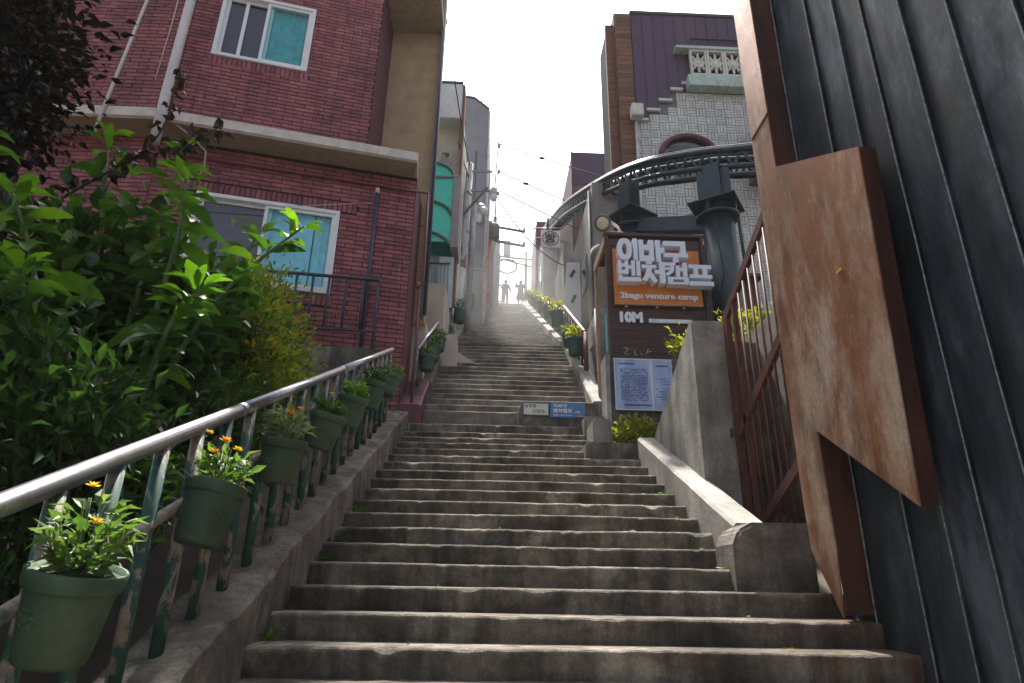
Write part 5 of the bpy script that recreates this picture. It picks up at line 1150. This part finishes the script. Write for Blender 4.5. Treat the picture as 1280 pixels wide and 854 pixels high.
# ------------------------------------------------------------------ vegetation, left garden
def bush(name, label, cat, c, rad, n, mat, size, trunk_mat='bark', width=.42, clumps=26, up=.35, group=None, stems=14, shell=.55, base=None):
    root = thing(name, label, cat, base or (c[0], c[1], c[2] - rad[2]), group)
    cc = rng.normal(size=(clumps, 3)); cc /= np.linalg.norm(cc, axis=1, keepdims=True); cc *= (rng.uniform(shell, 1.0, (clumps, 1)))
    P = []; per = n // clumps
    for q in cc: P.append(q + rng.normal(size=(per, 3)) * .20)
    P = np.concatenate(P); D = P + rdir(len(P), up) * .9
    P = P * np.array(rad) + np.array(c)
    leaf_cloud('crown', mat, P, D, rng.uniform(.55, 1.3, len(P)) * size, root, width)
    mb = MB(); b0 = Vector(base or (c[0], c[1], c[2] - rad[2]))
    for k in range(stems):
        e = Vector(cc[k % clumps] * np.array(rad) * .95 + np.array(c)); m = b0.lerp(e, .5) + Vector(rng.normal(size=3) * .06 * rad[0])
        mb.tube([b0 + Vector((rng.normal() * .04, rng.normal() * .04, 0)), m, e], [.022 * max(rad[2], .4), .014 * max(rad[2], .4), .004], 5)
    mb.build('trunk', trunk_mat, root); return root
# hedge of small bronze-tipped leaves by the garden wall
bush('hedge', 'dense hedge of small bronze-tipped leaves in front of the concrete garden wall', 'hedge', (-3.35, 8.1, 4.4), (.8, 1.2, 1.1), 17000, 'leaf_hedge', .095, clumps=110, up=.5, base=(-3.1, 8.2, 3.0), shell=.35)
bush('hedge', 'bronze-tipped hedge lower down the slope beside the long railing', 'hedge', (-2.85, 6.4, 3.55), (.8, 1.0, .95), 11000, 'leaf_hedge', .08, clumps=80, up=.5, base=(-2.9, 6.4, 2.2), shell=.35)
# undergrowth behind the railing
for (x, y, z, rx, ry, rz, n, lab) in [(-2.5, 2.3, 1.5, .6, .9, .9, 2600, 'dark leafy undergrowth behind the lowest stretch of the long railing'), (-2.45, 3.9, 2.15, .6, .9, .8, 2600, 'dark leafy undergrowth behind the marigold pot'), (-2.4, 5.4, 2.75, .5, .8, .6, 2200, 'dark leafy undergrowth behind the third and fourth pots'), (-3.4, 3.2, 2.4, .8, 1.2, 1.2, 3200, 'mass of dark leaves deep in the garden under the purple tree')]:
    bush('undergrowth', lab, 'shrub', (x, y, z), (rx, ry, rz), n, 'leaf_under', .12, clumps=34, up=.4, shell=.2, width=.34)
for (x, y, z, rx, ry, rz, n, sz, lab) in [(-3.35, 4.9, 3.45, .95, .8, .95, 3000, .17, 'dense shrub of mid-green leaves under the tall broad-leaved plant'), (-4.6, 4.4, 3.3, .9, .9, 1.1, 2600, .19, 'dense dark green shrub at the foot of the purple tree'), (-2.75, 6.0, 3.75, .55, .8, .7, 2600, .12, 'leafy green shrub between the tall plant and the bronze-tipped hedge')]:
    bush('garden_shrub', lab, 'shrub', (x, y, z), (rx, ry, rz), n, 'leaf_mid', sz, clumps=40, up=.3, shell=.25, width=.56, base=(x, y, z - rz - .6))
# big-leaved plant: stems and single leaves
bl = thing('broad_leaved_plant', 'tall plant with large bright green toothed leaves above the railing', 'plant', (-2.9, 4.6, 1.4))
def leafmesh(nm, mat, n=8, w=.42, lobes=False):
    mb = MB(); pts = []; 
    for i in range(n + 1):
        t = i / n; ww = w * .5 * math.sin(math.pi * min(1, t * .95 + .03)) ** .75 * (1 - .25 * t) * (1.0 + (.10 if i % 2 else -.06))
        zc = .10 * math.sin(t * 2.4) - .30 * t * t
        pts += [(t, -ww, zc + ww * .32), (t, 0, zc), (t, ww, zc + ww * .32)]
    f = []
    for i in range(n): f += [(i * 3, i * 3 + 3, i * 3 + 4, i * 3 + 1), (i * 3 + 1, i * 3 + 4, i * 3 + 5, i * 3 + 2)]
    mb.poly(pts, f, True); return mb.mesh(nm, mat)
LM = [leafmesh('leaf', 'leaf_big', 8, .46), leafmesh('leaf', 'leaf_big', 8, .54), leafmesh('leaf', 'leaf_young', 8, .40), leafmesh('leaf', 'leaf_young', 7, .46)]
stems = [[(-2.9, 4.6, 1.4), (-3.05, 4.6, 3.0), (-3.25, 4.7, 4.3), (-3.55, 4.9, 5.35)], [(-2.9, 4.6, 1.4), (-2.85, 4.7, 3.2), (-2.85, 4.8, 4.4), (-2.85, 4.9, 5.25)], [(-2.7, 4.6, 1.4), (-2.5, 4.7, 2.9), (-2.2, 4.8, 3.8), (-1.72, 5.0, 4.55)],
         [(-3.0, 4.4, 1.4), (-3.5, 4.3, 3.2), (-3.8, 4.2, 4.2), (-3.9, 4.1, 4.75)], [(-2.8, 4.3, 1.4), (-2.9, 4.0, 2.6), (-2.95, 3.8, 3.4), (-3.1, 3.6, 3.9)], [(-2.7, 4.9, 1.6), (-2.5, 5.2, 3.2), (-2.45, 5.4, 4.1), (-2.3, 5.5, 4.75)],
         [(-2.6, 4.4, 1.5), (-2.35, 4.2, 2.6), (-2.2, 4.1, 3.2), (-2.05, 4.1, 3.5)], [(-2.9, 4.8, 1.5), (-3.2, 5.3, 3.4), (-3.3, 5.5, 4.6), (-3.2, 5.6, 5.15)], [(-2.6, 4.0, 1.4), (-2.6, 3.6, 2.3), (-2.6, 3.4, 2.9), (-2.65, 3.3, 3.2)], [(-2.7, 4.7, 1.5), (-2.6, 4.6, 3.3), (-2.5, 4.5, 4.2), (-2.55, 4.5, 4.7)]]
rl_ = random.Random(5)
for st_ in stems:
    c = cr(st_, 8); T(c, [.026 * (1 - .75 * i / (len(c) - 1)) + .004 for i in range(len(c))], 7).build('stem', 'stem_green', bl)
    L = len(c)
    for i in range(8, L):
        t = i / (L - 1)
        nlf = 2 if i < L - 3 else 3
        for q in range(nlf):
            a = i * 2.4 + q * 2.6 + rl_.uniform(-.4, .4); s_ = rl_.uniform(.19, .36) * (1.0 - .35 * max(0, t - .7) / .3)
            el = rl_.uniform(-.35, .25) + .7 * max(0, t - .75) / .25
            M = Matrix.Translation(c[i]) @ Matrix.Rotation(a, 4, 'Z') @ Matrix.Rotation(-el, 4, 'Y') @ Matrix.Rotation(rl_.uniform(-.5, .5), 4, 'X') @ Matrix.Translation((.04, 0, 0)) @ Matrix.Scale(s_, 4)
            link('leaf', LM[rl_.choice((0, 1)) if t < .84 else rl_.choice((2, 3))], bl, M)
            T([c[i], c[i] + (M.to_3x3() @ Vector((1, 0, 0))).normalized() * .05], .005, 4).build('leaf_stalk', 'stem_green', bl)
# dark purple-leaved tree
tr_ = bush('purple_leaved_tree', 'very dark purple-leaved tree in front of the brick house', 'tree', (-5.05, 4.7, 6.2), (.95, 1.0, 1.75), 17000, 'leaf_purple', .115, 'stem_dark', .55, 70, .1, None, 30, .15, base=(-5.0, 4.7, 1.5))
tw = cr([(-4.9, 4.7, 3.0), (-4.2, 4.7, 4.0), (-3.6, 4.7, 4.6), (-3.0, 4.7, 5.2), (-2.95, 4.7, 5.95)], 8); P = []; D = []
mb = T(tw, [.02 - .016 * i / (len(tw) - 1) for i in range(len(tw))], 6)
tw2 = cr([(-3.2, 4.7, 5.0), (-2.8, 4.75, 5.15), (-2.5, 4.75, 5.4)], 8); mb.tube(tw2, .006, 5); mb.build('branch', 'stem_dark', tr_)
for p in tw[8:] + tw2:
    for k in range(3): P.append(np.array(p) + rng.normal(size=3) * .03); D.append(rng.normal(size=3) + np.array([0, 0, -.2]))
leaf_cloud('branch_leaves', 'leaf_wine', P, D, rng.uniform(.07, .15, len(P)), tr_, .5)
P = []; D = []
for k in range(170):
    st0 = steps[int(rng.integers(3, 40))]; xx = rng.uniform(-1.38, 1.9) if rng.random() < .5 else rng.choice([-1.36, 1.98]) + rng.normal() * .12
    if xx < -1.38 or xx > min(st0[4], 2.05): continue
    P.append((xx, st0[0] + rng.uniform(.06, .3), st0[1] + .012)); a = rng.uniform(0, 6.28); D.append((math.cos(a), math.sin(a), rng.uniform(0, .15)))
tag(leaf_cloud('fallen_leaves', 'leaf_dry', P, D, rng.uniform(.03, .07, len(P)), None, .5, .03, .05), kind='stuff')
P = []; D = []
for k in range(26):
    st0 = steps[int(rng.integers(5, 42))]; sd_ = rng.random() < .7; sd_ = sd_ or st0[4] > 2.2; xx = -1.385 if sd_ else st0[4] - .04
    for q in range(9): a = rng.uniform(0, 6.28); P.append((xx + .02 * math.cos(a), st0[0] + .27 + .03 * math.sin(a), st0[1] + .005)); D.append((math.cos(a) * .6 + (.3 if sd_ else -.3), math.sin(a) * .6 - .2, rng.uniform(.3, 1.3)))
tag(leaf_cloud('weeds', 'leaf_mid', P, D, rng.uniform(.05, .13, len(P)), None, .3), kind='stuff')
# sunlit shrubs on the right
bush('yellow_shrub', 'bright yellow-green shrub in front of the blue information board', 'shrub', (2.28, 9.75, 3.78), (.36, .28, .30), 2600, 'leaf_yellow', .085, clumps=30, up=.6, base=(2.28, 9.75, 3.2), shell=.3)
bush('yellow_shrub', 'yellow-green shrub on the wall behind the gate bars', 'shrub', (3.95, 8.4, 5.02), (.7, .38, .34), 2400, 'leaf_yellow', .09, clumps=28, up=.6, base=(3.9, 8.4, 4.4), shell=.3)
bush('yellow_shrub', 'yellow-green shrub spilling over behind the top of the grey pier', 'shrub', (2.95, 8.7, 4.85), (.34, .3, .38), 1000, 'leaf_yellow', .085, clumps=16, up=.5, base=(3.0, 8.7, 4.2), shell=.3)
tag(MB().box(2.76, 6, 7.6, 9.4, 2.5, 4.6).build('planting_bed', 'wall_concrete'), 'raised concrete planting bed behind the pier and the gate', 'planter')
bush('climber', 'leafy climber on the far left railing below the red brick house', 'shrub', (-1.25, 27.5, 13.9), (.5, 2.0, .9), 1500, 'leaf_pot', .13, clumps=26, up=.4, base=(-1.3, 27.5, 12.9), shell=.2)

# ------------------------------------------------------------------ air
hz = MB().box(-126, 126, -121, 131, -1.2, 26.6); 
m_ = bpy.data.materials.new('haze_air'); m_.use_nodes = True; nn = m_.node_tree.nodes
for n in list(nn):
    if n.type == 'BSDF_PRINCIPLED': nn.remove(n)
pv = nn.new('ShaderNodeVolumePrincipled'); pv.inputs['Color'].default_value = (.93, .95, 1, 1); pv.inputs['Density'].default_value = .0005; pv.inputs['Anisotropy'].default_value = .1
m_.node_tree.links.new(pv.outputs[0], nn['Material Output'].inputs['Volume']); MATS['haze_air'] = m_
tag(hz.build('haze', 'haze_air'), kind='stuff')
# drifting mist over the far stairs: one closed uneven puff of even density
bmm = bmesh.new(); bmesh.ops.create_icosphere(bmm, subdivisions=4, radius=1.0)
for v in bmm.verts:
    d = 1 + .22 * noise.noise(v.co * 1.6) + .08 * noise.noise(v.co * 4.5)
    c = Vector((v.co.x * 2.9, v.co.y * 14.0, v.co.z * 2.3)) * d
    v.co = Vector((.6 + c.x, 26.5 + c.y, 14.2 + c.y * .5 + c.z))
mme = bpy.data.meshes.new('mist'); bmm.to_mesh(mme); bmm.free()
m2_ = m_.copy(); m2_.name = 'mist_air'; [n for n in m2_.node_tree.nodes if n.type == 'PRINCIPLED_VOLUME'][0].inputs['Density'].default_value = .0145
[n for n in m2_.node_tree.nodes if n.type == 'PRINCIPLED_VOLUME'][0].inputs['Color'].default_value = (.7, .7, .7, 1)
mme.materials.append(m2_); tag(link('mist', mme), kind='stuff')
